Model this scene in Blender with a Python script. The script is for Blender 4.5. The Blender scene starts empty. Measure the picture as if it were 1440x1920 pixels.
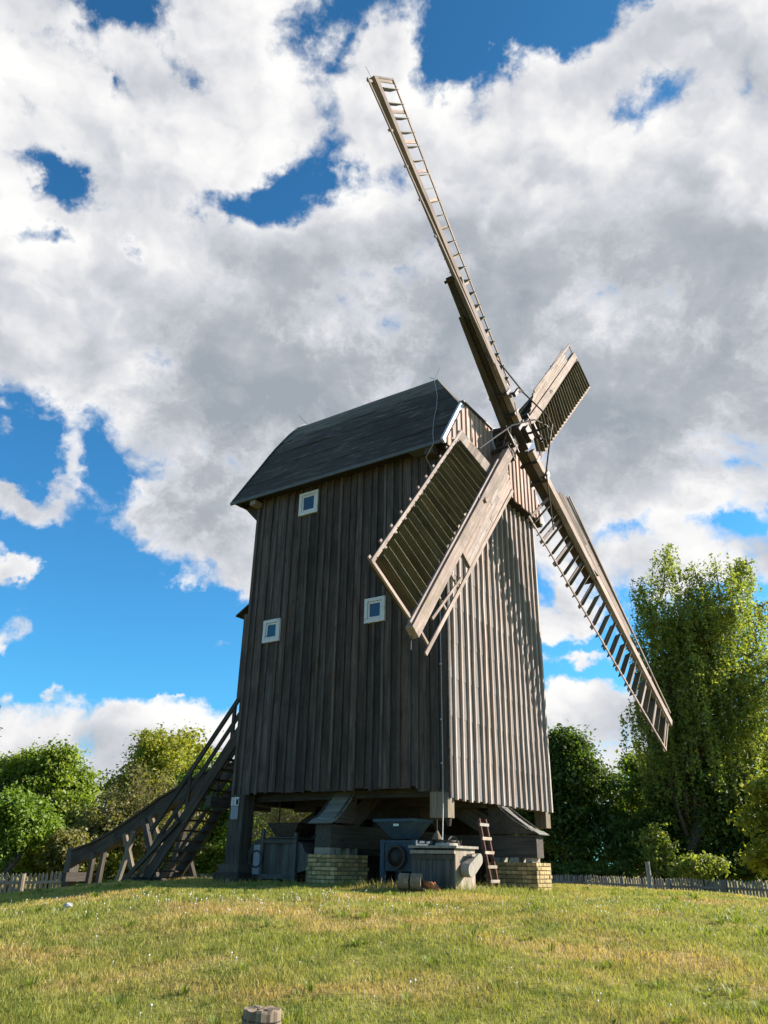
import bpy, math, random
import numpy as np
from mathutils import Vector, Matrix

random.seed(7)
RNG = np.random.default_rng(11)
SC = bpy.context.scene
COL = SC.collection

# ------------------------------------------------------------------ camera
FPX, PITCH, ROLL, EYE = 1450.6, 0.425, 0.0187, 1.6     # photograph is 1440 x 1920
_fw = Vector((0, math.cos(PITCH), math.sin(PITCH)))
_r0 = Vector((1, 0, 0)); _u0 = _r0.cross(_fw)
_rt = math.cos(ROLL) * _r0 + math.sin(ROLL) * _u0
_up = -math.sin(ROLL) * _r0 + math.cos(ROLL) * _u0
cam = bpy.data.cameras.new('camera'); cam_o = bpy.data.objects.new('camera', cam); COL.objects.link(cam_o)
cam.sensor_fit = 'VERTICAL'; cam.sensor_height = 36.0; cam.lens = FPX / 1920 * 36.0
cam.clip_start = 0.1; cam.clip_end = 6000
cam_o.matrix_world = Matrix(((_rt.x, _up.x, -_fw.x, 0), (_rt.y, _up.y, -_fw.y, 0), (_rt.z, _up.z, -_fw.z, EYE), (0, 0, 0, 1)))
SC.camera = cam_o


def at(x, y, Y):
    """world point at forward distance Y seen at photograph pixel (x, y)"""
    d = _rt * ((x - 720) / FPX) + _up * (-(y - 960) / FPX) + _fw
    return Vector((0, 0, EYE)) + d * (Y / d.y)


def azel(x, y):
    d = (_rt * ((x - 720) / FPX) + _up * (-(y - 960) / FPX) + _fw).normalized()
    return math.atan2(d.x, d.y), math.asin(d.z)


# ------------------------------------------------------------------ light
SUN = Vector((1.473, 0.389, 0.75)).normalized()
SUN_EL = math.asin(SUN.z); SUN_ROT = math.atan2(SUN.x, SUN.y)
sun = bpy.data.lights.new('sun', 'SUN'); sun.energy = 5.0; sun.angle = math.radians(0.55); sun.color = (1.0, 0.885, 0.785)
sun_o = bpy.data.objects.new('sun', sun); COL.objects.link(sun_o); sun_o.location = (40, 10, 40)
sun_o.rotation_euler = SUN.to_track_quat('Z', 'Y').to_euler()
SC.view_settings.view_transform = 'Standard'; SC.view_settings.look = 'None'
SC.view_settings.exposure = 1.3; SC.view_settings.gamma = 1.0; SC.view_settings.use_curve_mapping = False
SC.render.engine = 'CYCLES'
SC.cycles.max_bounces = 6; SC.cycles.transparent_max_bounces = 8
SC.cycles.use_denoising = True


class NT:
    """small node-tree writer"""
    def __init__(self, tree):
        self.t = tree

    def n(self, kind, **kw):
        nd = self.t.nodes.new(kind)
        for k, val in kw.items():
            setattr(nd, k, val)
        return nd

    def put(self, sock, val):
        if val is None:
            return
        if isinstance(val, bpy.types.NodeSocket):
            self.t.links.new(val, sock)
        elif isinstance(val, bpy.types.Node):
            self.t.links.new(val.outputs[0], sock)
        else:
            if hasattr(sock.default_value, '__len__') and len(sock.default_value) == 4 and len(val) == 3:
                val = (*val, 1)
            sock.default_value = val

    def m(self, op, a, b=None, c=None, clamp=False):
        nd = self.n('ShaderNodeMath', operation=op, use_clamp=clamp)
        self.put(nd.inputs[0], a); self.put(nd.inputs[1], b); self.put(nd.inputs[2], c)
        return nd.outputs[0]

    def v(self, op, a, b=None):
        nd = self.n('ShaderNodeVectorMath', operation=op)
        self.put(nd.inputs[0], a)
        if op == 'SCALE':
            self.put(nd.inputs['Scale'], b)
        else:
            self.put(nd.inputs[1], b)
        return nd.outputs['Value'] if op in ('DOT_PRODUCT', 'LENGTH') else nd.outputs[0]

    def noise(self, vec, scale, detail=4, rough=0.55, dist=0.0, color=False):
        nd = self.n('ShaderNodeTexNoise')
        self.put(nd.inputs['Vector'], vec)
        nd.inputs['Scale'].default_value = scale; nd.inputs['Detail'].default_value = detail
        nd.inputs['Roughness'].default_value = rough; nd.inputs['Distortion'].default_value = dist
        return nd.outputs['Color'] if color else nd.outputs[0]

    def ramp(self, fac, stops):
        nd = self.n('ShaderNodeValToRGB'); e = nd.color_ramp.elements
        while len(e) < len(stops):
            e.new(0.5)
        for el, (p, c) in zip(e, stops):
            el.position = p
            el.color = (c, c, c, 1) if not hasattr(c, '__len__') else (*c, 1)
        self.put(nd.inputs[0], fac)
        return nd.outputs[0]

    def mix(self, fac, a, b, blend='MIX'):
        nd = self.n('ShaderNodeMix', data_type='RGBA', blend_type=blend)
        self.put(nd.inputs[0], fac); self.put(nd.inputs[6], a); self.put(nd.inputs[7], b)
        return nd.outputs[2]

    def maprange(self, x, a, b, c=0.0, d=1.0, kind='SMOOTHSTEP'):
        nd = self.n('ShaderNodeMapRange', interpolation_type=kind)
        self.put(nd.inputs[0], x)
        for i, val in zip((1, 2, 3, 4), (a, b, c, d)):
            nd.inputs[i].default_value = val
        return nd.outputs[0]


# ------------------------------------------------------------------ sky: Nishita air with fair-weather cumulus
world = bpy.data.worlds.new('World'); SC.world = world; world.use_nodes = True
wt = NT(world.node_tree)
bg = world.node_tree.nodes['Background']
sky = wt.n('ShaderNodeTexSky', sky_type='NISHITA', sun_disc=False)
sky.sun_elevation = SUN_EL; sky.sun_rotation = SUN_ROT; sky.air_density = 1.0; sky.dust_density = 1.0; sky.ozone_density = 1.0
tc = wt.n('ShaderNodeTexCoord'); D = tc.outputs['Generated']
sx = wt.n('ShaderNodeSeparateXYZ'); wt.put(sx.inputs[0], D)
tint = wt.mix(1.0, sky.outputs[0], (0.327, 1.033, 1.482), 'MULTIPLY')      # the deep, clean blue of the photograph
AZ = wt.m('ARCTAN2', sx.outputs[0], sx.outputs[1]); EL = wt.m('ARCSINE', sx.outputs[2])
tint = wt.v('SCALE', tint, wt.maprange(EL, 0.12, 0.95, 1.24, 0.92, 'LINEAR'))
cx = wt.n('ShaderNodeCombineXYZ'); wt.put(cx.inputs[0], AZ); wt.put(cx.inputs[1], EL); AE = cx.outputs[0]
# warped look-up so cloud banks get ragged outlines
wob = wt.v('SUBTRACT', wt.noise(D, 5.5, 6, 0.62, color=True), (0.5, 0.5, 0.5))
AEW = wt.v('ADD', AE, wt.v('SCALE', wob, 0.20))


def banks(spec, base, vec):
    """sum of soft patches at fixed directions of the sky"""
    acc = None
    for (x, y, rx, ry, wgt) in spec:
        a0, e0 = azel(x, y)
        d = wt.v('MULTIPLY', wt.v('SUBTRACT', vec, (a0, e0, 0)), (FPX * 0.8 * max(0.35, math.cos(e0)) / rx, FPX * 0.8 / ry, 0))
        g = wt.m('POWER', 0.3679, wt.v('DOT_PRODUCT', d, d))
        acc = wt.m('MULTIPLY_ADD', g, wgt, base if acc is None else acc)
    return acc


bank = banks([
    (140, 180, 300, 240, 0.55), (430, 190, 150, 180, 0.45), (190, 600, 300, 190, 0.60), (310, 930, 150, 140, 0.85), (390, 1030, 120, 70, 0.65),
    (560, 660, 260, 200, 0.55), (780, 520, 260, 230, 0.50), (880, 290, 240, 100, 0.45), (1250, 560, 420, 330, 0.80), (1380, 230, 180, 170, 0.45), (690, 230, 70, 110, 0.35),
    (1040, 850, 260, 130, 0.50), (1390, 860, 260, 90, 0.45), (1100, 140, 110, 55, 0.36), (1310, 60, 80, 70, 0.34), (30, 690, 70, 60, 0.3),
    (130, 1355, 150, 34, 0.52), (60, 1420, 260, 40, 0.50), (320, 1440, 220, 40, 0.36), (1110, 1305, 150, 45, 0.55), (1100, 1420, 240, 60, 0.36), (1350, 1020, 130, 40, 0.50), (1150, 1085, 80, 32, 0.42), (1050, 1145, 50, 26, 0.36), (1070, 1215, 40, 14, 0.38),
], 0.0, AEW)
gaps = banks([
    (850, 45, 230, 62, -0.55), (590, 60, 60, 40, -0.22), (215, 15, 70, 40, -0.60), (1110, 5, 120, 40, -0.45), (1265, 165, 70, 34, -0.42), (612, 215, 24, 70, -0.36),
    (345, 150, 32, 24, -0.42), (440, 400, 80, 34, -0.50), (540, 385, 50, 34, -0.45), (630, 350, 60, 36, -0.45), (85, 350, 46, 22, -0.52), (75, 468, 44, 20, -0.52), (222, 468, 20, 14, -0.42), (185, 215, 14, 10, -0.25),
    (50, 830, 120, 70, -0.66), (120, 1000, 90, 130, -0.62), (250, 1200, 330, 80, -0.60), (1100, 1130, 90, 70, -0.25), (1170, 1020, 70, 26, -0.35), (1360, 968, 70, 18, -0.35), (1160, 1215, 130, 30, -0.35), (560, 1250, 300, 60, -0.3), (1000, 1050, 60, 40, -0.25),
], 0.05, AEW)
islands = banks([(25, 915, 62, 34, 0.85), (5, 1066, 46, 28, 0.95), (5, 1190, 42, 42, 0.95), (425, 1228, 48, 13, 0.75), (128, 862, 18, 44, 0.5), (90, 1302, 20, 9, 0.45), (318, 1334, 12, 7, 0.45),
                 (690, 130, 60, 70, 0.30), (1100, 130, 110, 45, 0.30), (1300, 60, 70, 60, 0.25), (1060, 1142, 50, 24, 0.45), (1070, 1215, 40, 12, 0.4)], 0.0, AEW)
cover = wt.m('ADD', wt.m('ADD', wt.m('MINIMUM', bank, 0.50), gaps), islands)
Q = wt.v('MULTIPLY', D, (1.0, 1.0, 1.3))
QW = wt.v('ADD', Q, wt.v('SCALE', wob, 0.08))
N1 = wt.noise(QW, 6.5, 12, 0.64)
NS = wt.noise(QW, 6.5, 4, 0.5)
NL = wt.noise(wt.v('ADD', QW, (0.030, -0.012, 0.034)), 6.5, 4, 0.5)       # the same billows a step towards the sun
def puffs(vec):
    nd = wt.n('ShaderNodeTexVoronoi', feature='F1', normalize=False)
    wt.put(nd.inputs['Vector'], vec); nd.inputs['Scale'].default_value = 13.0; nd.inputs['Detail'].default_value = 2.5
    nd.inputs['Roughness'].default_value = 0.55; nd.inputs['Lacunarity'].default_value = 2.1
    return nd.outputs['Distance']


QP = wt.v('ADD', QW, wt.v('SCALE', wob, 0.10))
PF = puffs(QP); PL = puffs(wt.v('ADD', QP, (0.016, -0.006, 0.020)))
NB = wt.noise(wt.v('MULTIPLY', QW, (1, 1, 1.6)), 3.4, 6, 0.55)
dens = wt.m('ADD', wt.m('MULTIPLY', wt.m('SUBTRACT', N1, 0.5), 1.7), cover)
dens = wt.m('MULTIPLY_ADD', wt.m('SUBTRACT', 0.62, PF), 0.30, dens)
alpha = wt.maprange(dens, -0.08, 0.30)
thick = wt.maprange(dens, 0.10, 0.60)
relief = wt.m('ADD', wt.m('MULTIPLY', wt.m('SUBTRACT', NS, NL), 2.0), wt.m('MULTIPLY', wt.m('SUBTRACT', PL, PF), 0.22))
shade = banks([(1220, 690, 330, 190, 0.58), (1100, 850, 330, 100, 0.34), (620, 640, 300, 120, 0.52), (330, 960, 200, 120, 0.85), (480, 770, 250, 120, 0.50),
               (1420, 480, 200, 170, 0.22), (860, 560, 180, 100, 0.25), (130, 330, 260, 70, 0.16), (250, 60, 140, 60, 0.12), (1060, 460, 160, 70, 0.18), (120, 1440, 300, 30, 0.3), (1100, 1400, 200, 45, 0.4), (640, 400, 120, 60, 0.2)], 0.12, AEW)
lum = wt.m('SUBTRACT', wt.m('ADD', 0.97, relief), wt.m('MULTIPLY', shade, wt.m('MULTIPLY_ADD', thick, 0.80, 0.10)))
lum = wt.m('ADD', lum, wt.m('MULTIPLY', wt.m('SUBTRACT', NB, 0.5), 0.50))
ccol = wt.ramp(wt.maprange(lum, 0.05, 1.12, 0.0, 1.0, 'LINEAR'), [(0.0, (2.9, 3.25, 3.65)), (0.30, (3.85, 4.1, 4.5)), (0.58, (5.45, 5.6, 5.95)), (0.84, (7.5, 7.45, 7.5)), (1.0, (8.3, 8.25, 8.1))])
wt.put(bg.inputs[0], wt.mix(alpha, tint, ccol))
bg.inputs[1].default_value = 0.05
world.cycles.sampling_method = 'MANUAL'; world.cycles.sample_map_resolution = 512


# ------------------------------------------------------------------ materials
def new_mat(name):
    m = bpy.data.materials.new(name); m.use_nodes = True
    nt = NT(m.node_tree)
    return m, nt, m.node_tree.nodes['Principled BSDF']


def finish(nt, b, col, rough, bump=None, strength=0.4, dist=0.01, spec=0.3):
    nt.put(b.inputs['Base Color'], col); nt.put(b.inputs['Roughness'], rough)
    b.inputs['Specular IOR Level'].default_value = spec
    if bump is not None:
        bp = nt.n('ShaderNodeBump'); bp.inputs['Strength'].default_value = strength; bp.inputs['Distance'].default_value = dist
        nt.put(bp.inputs['Height'], bump); nt.put(b.inputs['Normal'], bp.outputs[0])


def wood(name, c0, c1, c2, axis='x', vary=0.5, rough=0.85, stain=0.5, moss=None):
    """weathered timber: grain along one local axis, knots, stains, each piece its own tone"""
    m, nt, b = new_mat(name)
    oi = nt.n('ShaderNodeObjectInfo'); tcn = nt.n('ShaderNodeTexCoord')
    off = nt.v('SCALE', (17.3, 41.7, 29.1), oi.outputs['Random'])
    p = nt.v('ADD', tcn.outputs['Object'], off)
    s = {'x': (0.5, 9, 9), 'y': (9, 0.5, 9), 'z': (9, 9, 0.5)}[axis]
    k = {'x': (1.3, 6, 6), 'y': (6, 1.3, 6), 'z': (6, 6, 1.3)}[axis]
    g = nt.noise(nt.v('MULTIPLY', p, s), 2.2, 8, 0.65, 0.6)
    fine = nt.noise(nt.v('MULTIPLY', p, s), 11.0, 5, 0.7)
    big = nt.noise(p, 0.9, 4, 0.6)
    col = nt.ramp(g, [(0.28, c0), (0.52, c1), (0.78, c2)])
    vo = nt.n('ShaderNodeTexVoronoi'); vo.inputs['Scale'].default_value = 1.0; nt.put(vo.inputs['Vector'], nt.v('MULTIPLY', p, k))
    knot = nt.maprange(vo.outputs['Distance'], 0.06, 0.16)
    col = nt.mix(nt.m('MULTIPLY_ADD', knot, 0.6, 0.4), tuple(0.35 * x for x in c0), col)
    col = nt.mix(nt.m('MULTIPLY', nt.maprange(big, 0.42, 0.68), stain), col, tuple(0.55 * x for x in c0))
    crack = nt.maprange(fine, 0.30, 0.40)
    col = nt.mix(nt.m('MULTIPLY_ADD', crack, 0.45, 0.55), tuple(0.3 * x for x in c0), col)
    if moss:
        mo = nt.maprange(nt.noise(p, 2.3, 6, 0.65), 0.52, 0.7)
        col = nt.mix(nt.m('MULTIPLY', mo, 0.7), col, moss)
    r2 = nt.m('FRACT', nt.m('MULTIPLY', oi.outputs['Random'], 7.31))
    col = nt.mix(1.0, col, nt.mix(r2, (1.10, 1.0, 0.90), (0.93, 0.97, 1.0)), 'MULTIPLY')
    tone = nt.m('MULTIPLY_ADD', oi.outputs['Random'], vary, 1 - vary / 2)
    col = nt.mix(1.0, col, nt.v('SCALE', (1, 1, 1), tone), 'MULTIPLY')
    finish(nt, b, col, rough, nt.m('ADD', g, nt.m('MULTIPLY', fine, 0.6)), 0.55, 0.012, 0.2)
    return m


def rough_mat(name, c0, c1, scale=8, rough=0.8, metal=0.0, bump=0.3, vary=0.25, spots=None, spec=0.3):
    m, nt, b = new_mat(name)
    oi = nt.n('ShaderNodeObjectInfo'); tcn = nt.n('ShaderNodeTexCoord')
    p = nt.v('ADD', tcn.outputs['Object'], nt.v('SCALE', (13.1, 7.7, 19.9), oi.outputs['Random']))
    g = nt.noise(p, scale, 7, 0.65)
    col = nt.ramp(g, [(0.3, c0), (0.7, c1)])
    if spots:
        sp = nt.maprange(nt.noise(p, scale * 0.45, 6, 0.7), 0.55, 0.66)
        col = nt.mix(sp, col, spots)
    tone = nt.m('MULTIPLY_ADD', oi.outputs['Random'], vary, 1 - vary / 2)
    col = nt.mix(1.0, col, nt.v('SCALE', (1, 1, 1), tone), 'MULTIPLY')
    b.inputs['Metallic'].default_value = metal
    finish(nt, b, col, rough, g, bump, 0.01, spec)
    return m


MAT = {}
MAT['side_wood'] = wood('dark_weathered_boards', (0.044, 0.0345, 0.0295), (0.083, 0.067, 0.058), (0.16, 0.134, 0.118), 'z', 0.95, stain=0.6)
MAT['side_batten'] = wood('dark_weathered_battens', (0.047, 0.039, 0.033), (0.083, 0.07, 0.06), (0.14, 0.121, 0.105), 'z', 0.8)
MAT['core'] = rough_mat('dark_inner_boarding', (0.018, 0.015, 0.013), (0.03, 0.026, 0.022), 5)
MAT['front_batten'] = wood('sunbleached_battens', (0.26, 0.215, 0.19), (0.41, 0.35, 0.315), (0.53, 0.465, 0.425), 'z', 0.35, stain=0.3)
MAT['gable_wood'] = wood('reddish_gable_boards', (0.26, 0.185, 0.155), (0.42, 0.315, 0.27), (0.54, 0.43, 0.375), 'z', 0.45, stain=0.3)
MAT['sail_wood'] = wood('bleached_sail_timber', (0.145, 0.115, 0.10), (0.26, 0.212, 0.188), (0.385, 0.325, 0.292), 'x', 0.55, stain=0.5, moss=(0.18, 0.16, 0.10))
MAT['shutter_wood'] = wood('dark_mossy_shutters', (0.055, 0.048, 0.028), (0.095, 0.085, 0.048), (0.15, 0.13, 0.08), 'x', 0.5, stain=0.6)
MAT['lit_edge_wood'] = wood('painted_sunlit_edges', (0.13, 0.115, 0.08), (0.21, 0.19, 0.135), (0.30, 0.27, 0.20), 'x', 0.5)  # paler tone stands in for sunlight on the shutter edges
MAT['stock_wood'] = wood('tarred_stock_timber', (0.045, 0.036, 0.026), (0.085, 0.068, 0.048), (0.14, 0.115, 0.082), 'x', 0.3)
MAT['beam_wood'] = wood('grey_oak_beams', (0.045, 0.039, 0.033), (0.08, 0.072, 0.062), (0.13, 0.118, 0.104), 'x', 0.4)
MAT['pale_beam'] = wood('pale_grey_planks', (0.20, 0.175, 0.14), (0.33, 0.29, 0.235), (0.45, 0.40, 0.33), 'z', 0.35, stain=0.3)
MAT['pale_x'] = wood('pale_timber', (0.22, 0.185, 0.15), (0.36, 0.315, 0.265), (0.48, 0.43, 0.37), 'x', 0.3)
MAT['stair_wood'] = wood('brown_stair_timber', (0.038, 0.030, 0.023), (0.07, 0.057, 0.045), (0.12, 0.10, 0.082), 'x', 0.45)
MAT['light_block_z'] = wood('light_block_planks', (0.02, 0.017, 0.014), (0.034, 0.029, 0.024), (0.055, 0.047, 0.04), 'z', 0.5)
MAT['fence_wood'] = wood('grey_fence_pickets', (0.19, 0.165, 0.135), (0.30, 0.265, 0.22), (0.40, 0.36, 0.30), 'z', 0.5)
MAT['fence_x'] = wood('grey_fence_rails', (0.19, 0.165, 0.135), (0.30, 0.265, 0.22), (0.40, 0.36, 0.30), 'x', 0.4)
MAT['drum_wood'] = wood('tan_brown_timber', (0.11, 0.085, 0.058), (0.185, 0.148, 0.105), (0.28, 0.23, 0.17), 'x', 0.4)
MAT['red_wood'] = wood('red_brown_ladder_wood', (0.07, 0.034, 0.024), (0.12, 0.062, 0.046), (0.18, 0.10, 0.075), 'x', 0.3)
MAT['iron'] = rough_mat('dark_iron', (0.025, 0.022, 0.020), (0.055, 0.045, 0.038), 14, 0.6, 0.3, 0.3, spots=(0.07, 0.035, 0.02))
MAT['rust'] = rough_mat('orange_rust', (0.32, 0.10, 0.035), (0.50, 0.19, 0.075), 18, 0.85, 0.0, 0.5)
MAT['wire'] = rough_mat('galvanised_wire', (0.28, 0.29, 0.29), (0.42, 0.43, 0.43), 20, 0.5, 0.5, 0.1)
MAT['trim'] = rough_mat('grey_eave_trim', (0.075, 0.083, 0.083), (0.115, 0.122, 0.122), 6, 0.6, 0.0, 0.1)
MAT['verge'] = rough_mat('pale_blue_verge_metal', (0.42, 0.45, 0.49), (0.52, 0.55, 0.58), 5, 0.5, 0.0, 0.1, 0.1)
MAT['white'] = rough_mat('white_window_paint', (0.50, 0.50, 0.48), (0.66, 0.66, 0.64), 14, 0.55, 0.0, 0.1, 0.05, spots=(0.34, 0.32, 0.29))
MAT['blue'] = rough_mat('faded_blue_paint', (0.03, 0.056, 0.077), (0.055, 0.088, 0.113), 7, 0.6, 0.0, 0.2, spots=(0.09, 0.10, 0.11))
MAT['plate'] = rough_mat('pale_sign_plate', (0.55, 0.55, 0.50), (0.68, 0.68, 0.62), 10, 0.5, 0.0, 0.05)
MAT['greyplate'] = rough_mat('grey_sign_plate', (0.20, 0.21, 0.23), (0.28, 0.29, 0.31), 10, 0.5, 0.0, 0.05)
MAT['ink'] = rough_mat('dark_ink', (0.02, 0.02, 0.02), (0.03, 0.03, 0.03), 10, 0.7)
MAT['mortar'] = rough_mat('sandy_mortar', (0.10, 0.083, 0.05), (0.18, 0.15, 0.095), 22, 0.95, 0, 0.6)
MAT['brick'] = rough_mat('yellow_brick', (0.30, 0.205, 0.085), (0.47, 0.35, 0.16), 9, 0.9, 0, 0.5, 0.75, spots=(0.15, 0.115, 0.06))
MAT['stone'] = rough_mat('pale_fieldstone', (0.40, 0.38, 0.33), (0.58, 0.55, 0.50), 6, 0.9, 0, 0.6)
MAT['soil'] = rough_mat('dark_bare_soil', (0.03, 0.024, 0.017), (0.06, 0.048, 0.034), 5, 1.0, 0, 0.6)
MAT['petal'] = rough_mat('white_seed_heads', (0.62, 0.62, 0.56), (0.8, 0.8, 0.74), 9, 0.9)
MAT['bark'] = rough_mat('brown_bark', (0.055, 0.042, 0.030), (0.13, 0.105, 0.08), 9, 0.95, 0, 0.8)
MAT['twig'] = rough_mat('tan_twigs', (0.22, 0.165, 0.10), (0.36, 0.28, 0.18), 5, 0.95, 0, 0.3)
MAT['birch_bark'] = rough_mat('birch_bark', (0.10, 0.09, 0.08), (0.42, 0.40, 0.36), 3, 0.9, 0, 0.4)


def felt(name, c0, c1, scuff=None, rough=0.9):
    m, nt, b = new_mat(name)
    oi = nt.n('ShaderNodeObjectInfo'); tcn = nt.n('ShaderNodeTexCoord')
    p = tcn.outputs['Object']
    grit = nt.noise(p, 95, 3, 0.7)
    big = nt.noise(nt.v('ADD', p, nt.v('SCALE', (9, 5, 3), oi.outputs['Random'])), 1.1, 6, 0.6)
    col = nt.ramp(nt.m('ADD', nt.m('MULTIPLY', grit, 0.65), nt.m('MULTIPLY', big, 0.35)), [(0.36, c0), (0.62, c1)])
    if scuff:
        # pale wear and moss spreading down from the ridge in long smears
        sz = nt.n('ShaderNodeSeparateXYZ'); nt.put(sz.inputs[0], p)
        hi = nt.maprange(sz.outputs[2], 13.2, 15.2)
        sm = nt.noise(nt.v('MULTIPLY', p, (3.5, 0.8, 3.5)), 1.6, 8, 0.68, 0.8)
        fac = nt.maprange(nt.m('MULTIPLY_ADD', hi, 0.26, sm), 0.50, 0.70)
        col = nt.mix(nt.m('MULTIPLY', fac, 0.6), col, scuff)
        mo = nt.maprange(nt.noise(p, 1.9, 7, 0.65), 0.55, 0.72)
        col = nt.mix(nt.m('MULTIPLY', mo, nt.m('MULTIPLY_ADD', hi, 0.6, 0.1)), col, (0.075, 0.075, 0.032))
    tone = nt.m('MULTIPLY_ADD', oi.outputs['Random'], 0.22, 0.89)
    col = nt.mix(1.0, col, nt.v('SCALE', (1, 1, 1), tone), 'MULTIPLY')
    finish(nt, b, col, rough, nt.m('ADD', grit, nt.m('MULTIPLY', big, 2.0)), 0.35, 0.01, 0.25)
    return m


MAT['wall_felt'] = felt('grey_grit_felt', (0.098, 0.090, 0.084), (0.205, 0.191, 0.181))
MAT['roof_felt'] = felt('dark_green_roof_felt', (0.029, 0.027, 0.022), (0.055, 0.051, 0.042), (0.20, 0.175, 0.14))


def glass():
    m, nt, b = new_mat('window_glass')
    finish(nt, b, (0.012, 0.030, 0.060), 0.06, spec=0.6)
    return m


MAT['glass'] = glass()


def leaf(name, c0, c1, c2, trans=0.35):
    m = bpy.data.materials.new(name); m.use_nodes = True
    nt = NT(m.node_tree); b = m.node_tree.nodes['Principled BSDF']; out = m.node_tree.nodes['Material Output']
    geo = nt.n('ShaderNodeNewGeometry')
    big = nt.noise(geo.outputs['Position'], 0.55, 4, 0.6)
    fac = nt.m('ADD', nt.m('MULTIPLY', geo.outputs['Random Per Island'], 0.5), nt.m('MULTIPLY', big, 0.55))
    col = nt.ramp(fac, [(0.2, c0), (0.5, c1), (0.8, c2)])
    finish(nt, b, col, 0.55, spec=0.35)
    tr = nt.n('ShaderNodeBsdfTranslucent')
    nt.put(tr.inputs[0], nt.mix(1.0, col, (1.25, 1.3, 0.55), 'MULTIPLY'))
    mx = nt.n('ShaderNodeMixShader'); mx.inputs[0].default_value = trans
    nt.put(mx.inputs[1], b.outputs[0]); nt.put(mx.inputs[2], tr.outputs[0]); nt.put(out.inputs[0], mx.outputs[0])
    return m


MAT['maple'] = leaf('maple_leaves', (0.09, 0.145, 0.02), (0.175, 0.245, 0.03), (0.29, 0.35, 0.05), 0.45)
MAT['dark_leaf'] = leaf('dark_green_leaves', (0.035, 0.065, 0.013), (0.068, 0.118, 0.02), (0.125, 0.19, 0.032), 0.42)
MAT['birch_leaf'] = leaf('birch_leaves', (0.11, 0.15, 0.032), (0.21, 0.255, 0.052), (0.34, 0.36, 0.085), 0.5)
MAT['lime_leaf'] = leaf('yellow_green_leaves', (0.15, 0.17, 0.02), (0.25, 0.265, 0.03), (0.34, 0.33, 0.05), 0.45)
MAT['bright_leaf'] = leaf('bright_green_leaves', (0.08, 0.145, 0.018), (0.145, 0.23, 0.028), (0.23, 0.31, 0.045), 0.42)
MAT['olive_leaf'] = leaf('olive_leaves', (0.11, 0.115, 0.03), (0.175, 0.17, 0.05), (0.24, 0.22, 0.075), 0.4)
MAT['tuft'] = leaf('dark_tuft_blades', (0.095, 0.145, 0.024), (0.165, 0.215, 0.04), (0.26, 0.29, 0.065), 0.4)
MAT['needle'] = leaf('spruce_needles', (0.022, 0.042, 0.020), (0.045, 0.075, 0.036), (0.08, 0.11, 0.05), 0.15)


def grass_nodes(nt):
    """colour of the turf at a world position: green, straw-yellow and scorched patches"""
    geo = nt.n('ShaderNodeNewGeometry'); P = geo.outputs['Position']
    sq = nt.v('MULTIPLY', P, (1.0, 1.0, 0.15))
    patch = nt.noise(nt.v('MULTIPLY', sq, (0.7, 1.3, 1)), 0.42, 7, 0.66)
    fine = nt.noise(sq, 3.5, 5, 0.6)
    return geo, patch, fine


def grass_mat(name, blades):
    m = bpy.data.materials.new(name); m.use_nodes = True
    nt = NT(m.node_tree); b = m.node_tree.nodes['Principled BSDF']; out = m.node_tree.nodes['Material Output']
    geo, patch, fine = grass_nodes(nt)
    green = nt.ramp(fine, [(0.3, (0.135, 0.162, 0.033)), (0.52, (0.255, 0.258, 0.062)), (0.75, (0.37, 0.34, 0.105))])
    straw = nt.ramp(fine, [(0.3, (0.34, 0.245, 0.095)), (0.7, (0.50, 0.36, 0.16))])
    dry = nt.maprange(patch, 0.45, 0.62)
    if blades:
        dry = nt.m('MULTIPLY', dry, nt.m('MULTIPLY_ADD', geo.outputs['Random Per Island'], 0.9, 0.3), clamp=True)
    col = nt.mix(dry, green, straw)
    if blades:
        tone = nt.m('MULTIPLY_ADD', geo.outputs['Random Per Island'], 0.5, 0.88)
        col = nt.mix(1.0, col, nt.v('SCALE', (1, 1, 1), tone), 'MULTIPLY')
        finish(nt, b, col, 0.6, spec=0.25)
        tr = nt.n('ShaderNodeBsdfTranslucent'); nt.put(tr.inputs[0], nt.mix(1.0, col, (1.2, 1.25, 0.6), 'MULTIPLY'))
        mx = nt.n('ShaderNodeMixShader'); mx.inputs[0].default_value = 0.4
        nt.put(mx.inputs[1], b.outputs[0]); nt.put(mx.inputs[2], tr.outputs[0]); nt.put(out.inputs[0], mx.outputs[0])
    else:
        col = nt.mix(1.0, col, (0.75, 0.75, 0.75), 'MULTIPLY')
        finish(nt, b, col, 0.95, nt.noise(geo.outputs['Position'], 30, 6, 0.7), 0.5, 0.03, 0.1)
    return m


MAT['ground'] = grass_mat('meadow_ground', False)
MAT['grass'] = grass_mat('grass_blades', True)


# ------------------------------------------------------------------ mesh helpers
def link(name, mesh, mat=None, parent=None, mx=None):
    o = bpy.data.objects.new(name, mesh); COL.objects.link(o)
    if mat and mesh and not mesh.materials:
        mesh.materials.append(MAT[mat])
    if parent:
        o.parent = parent
    if mx is not None:
        o.matrix_basis = mx
    return o


def empty(name, parent=None, mx=None):
    return link(name, None, None, parent, mx)


def tag(o, label=None, category=None, group=None, kind=None):
    for k, val in (('label', label), ('category', category), ('group', group), ('kind', kind)):
        if val:
            o[k] = val
    return o


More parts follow.
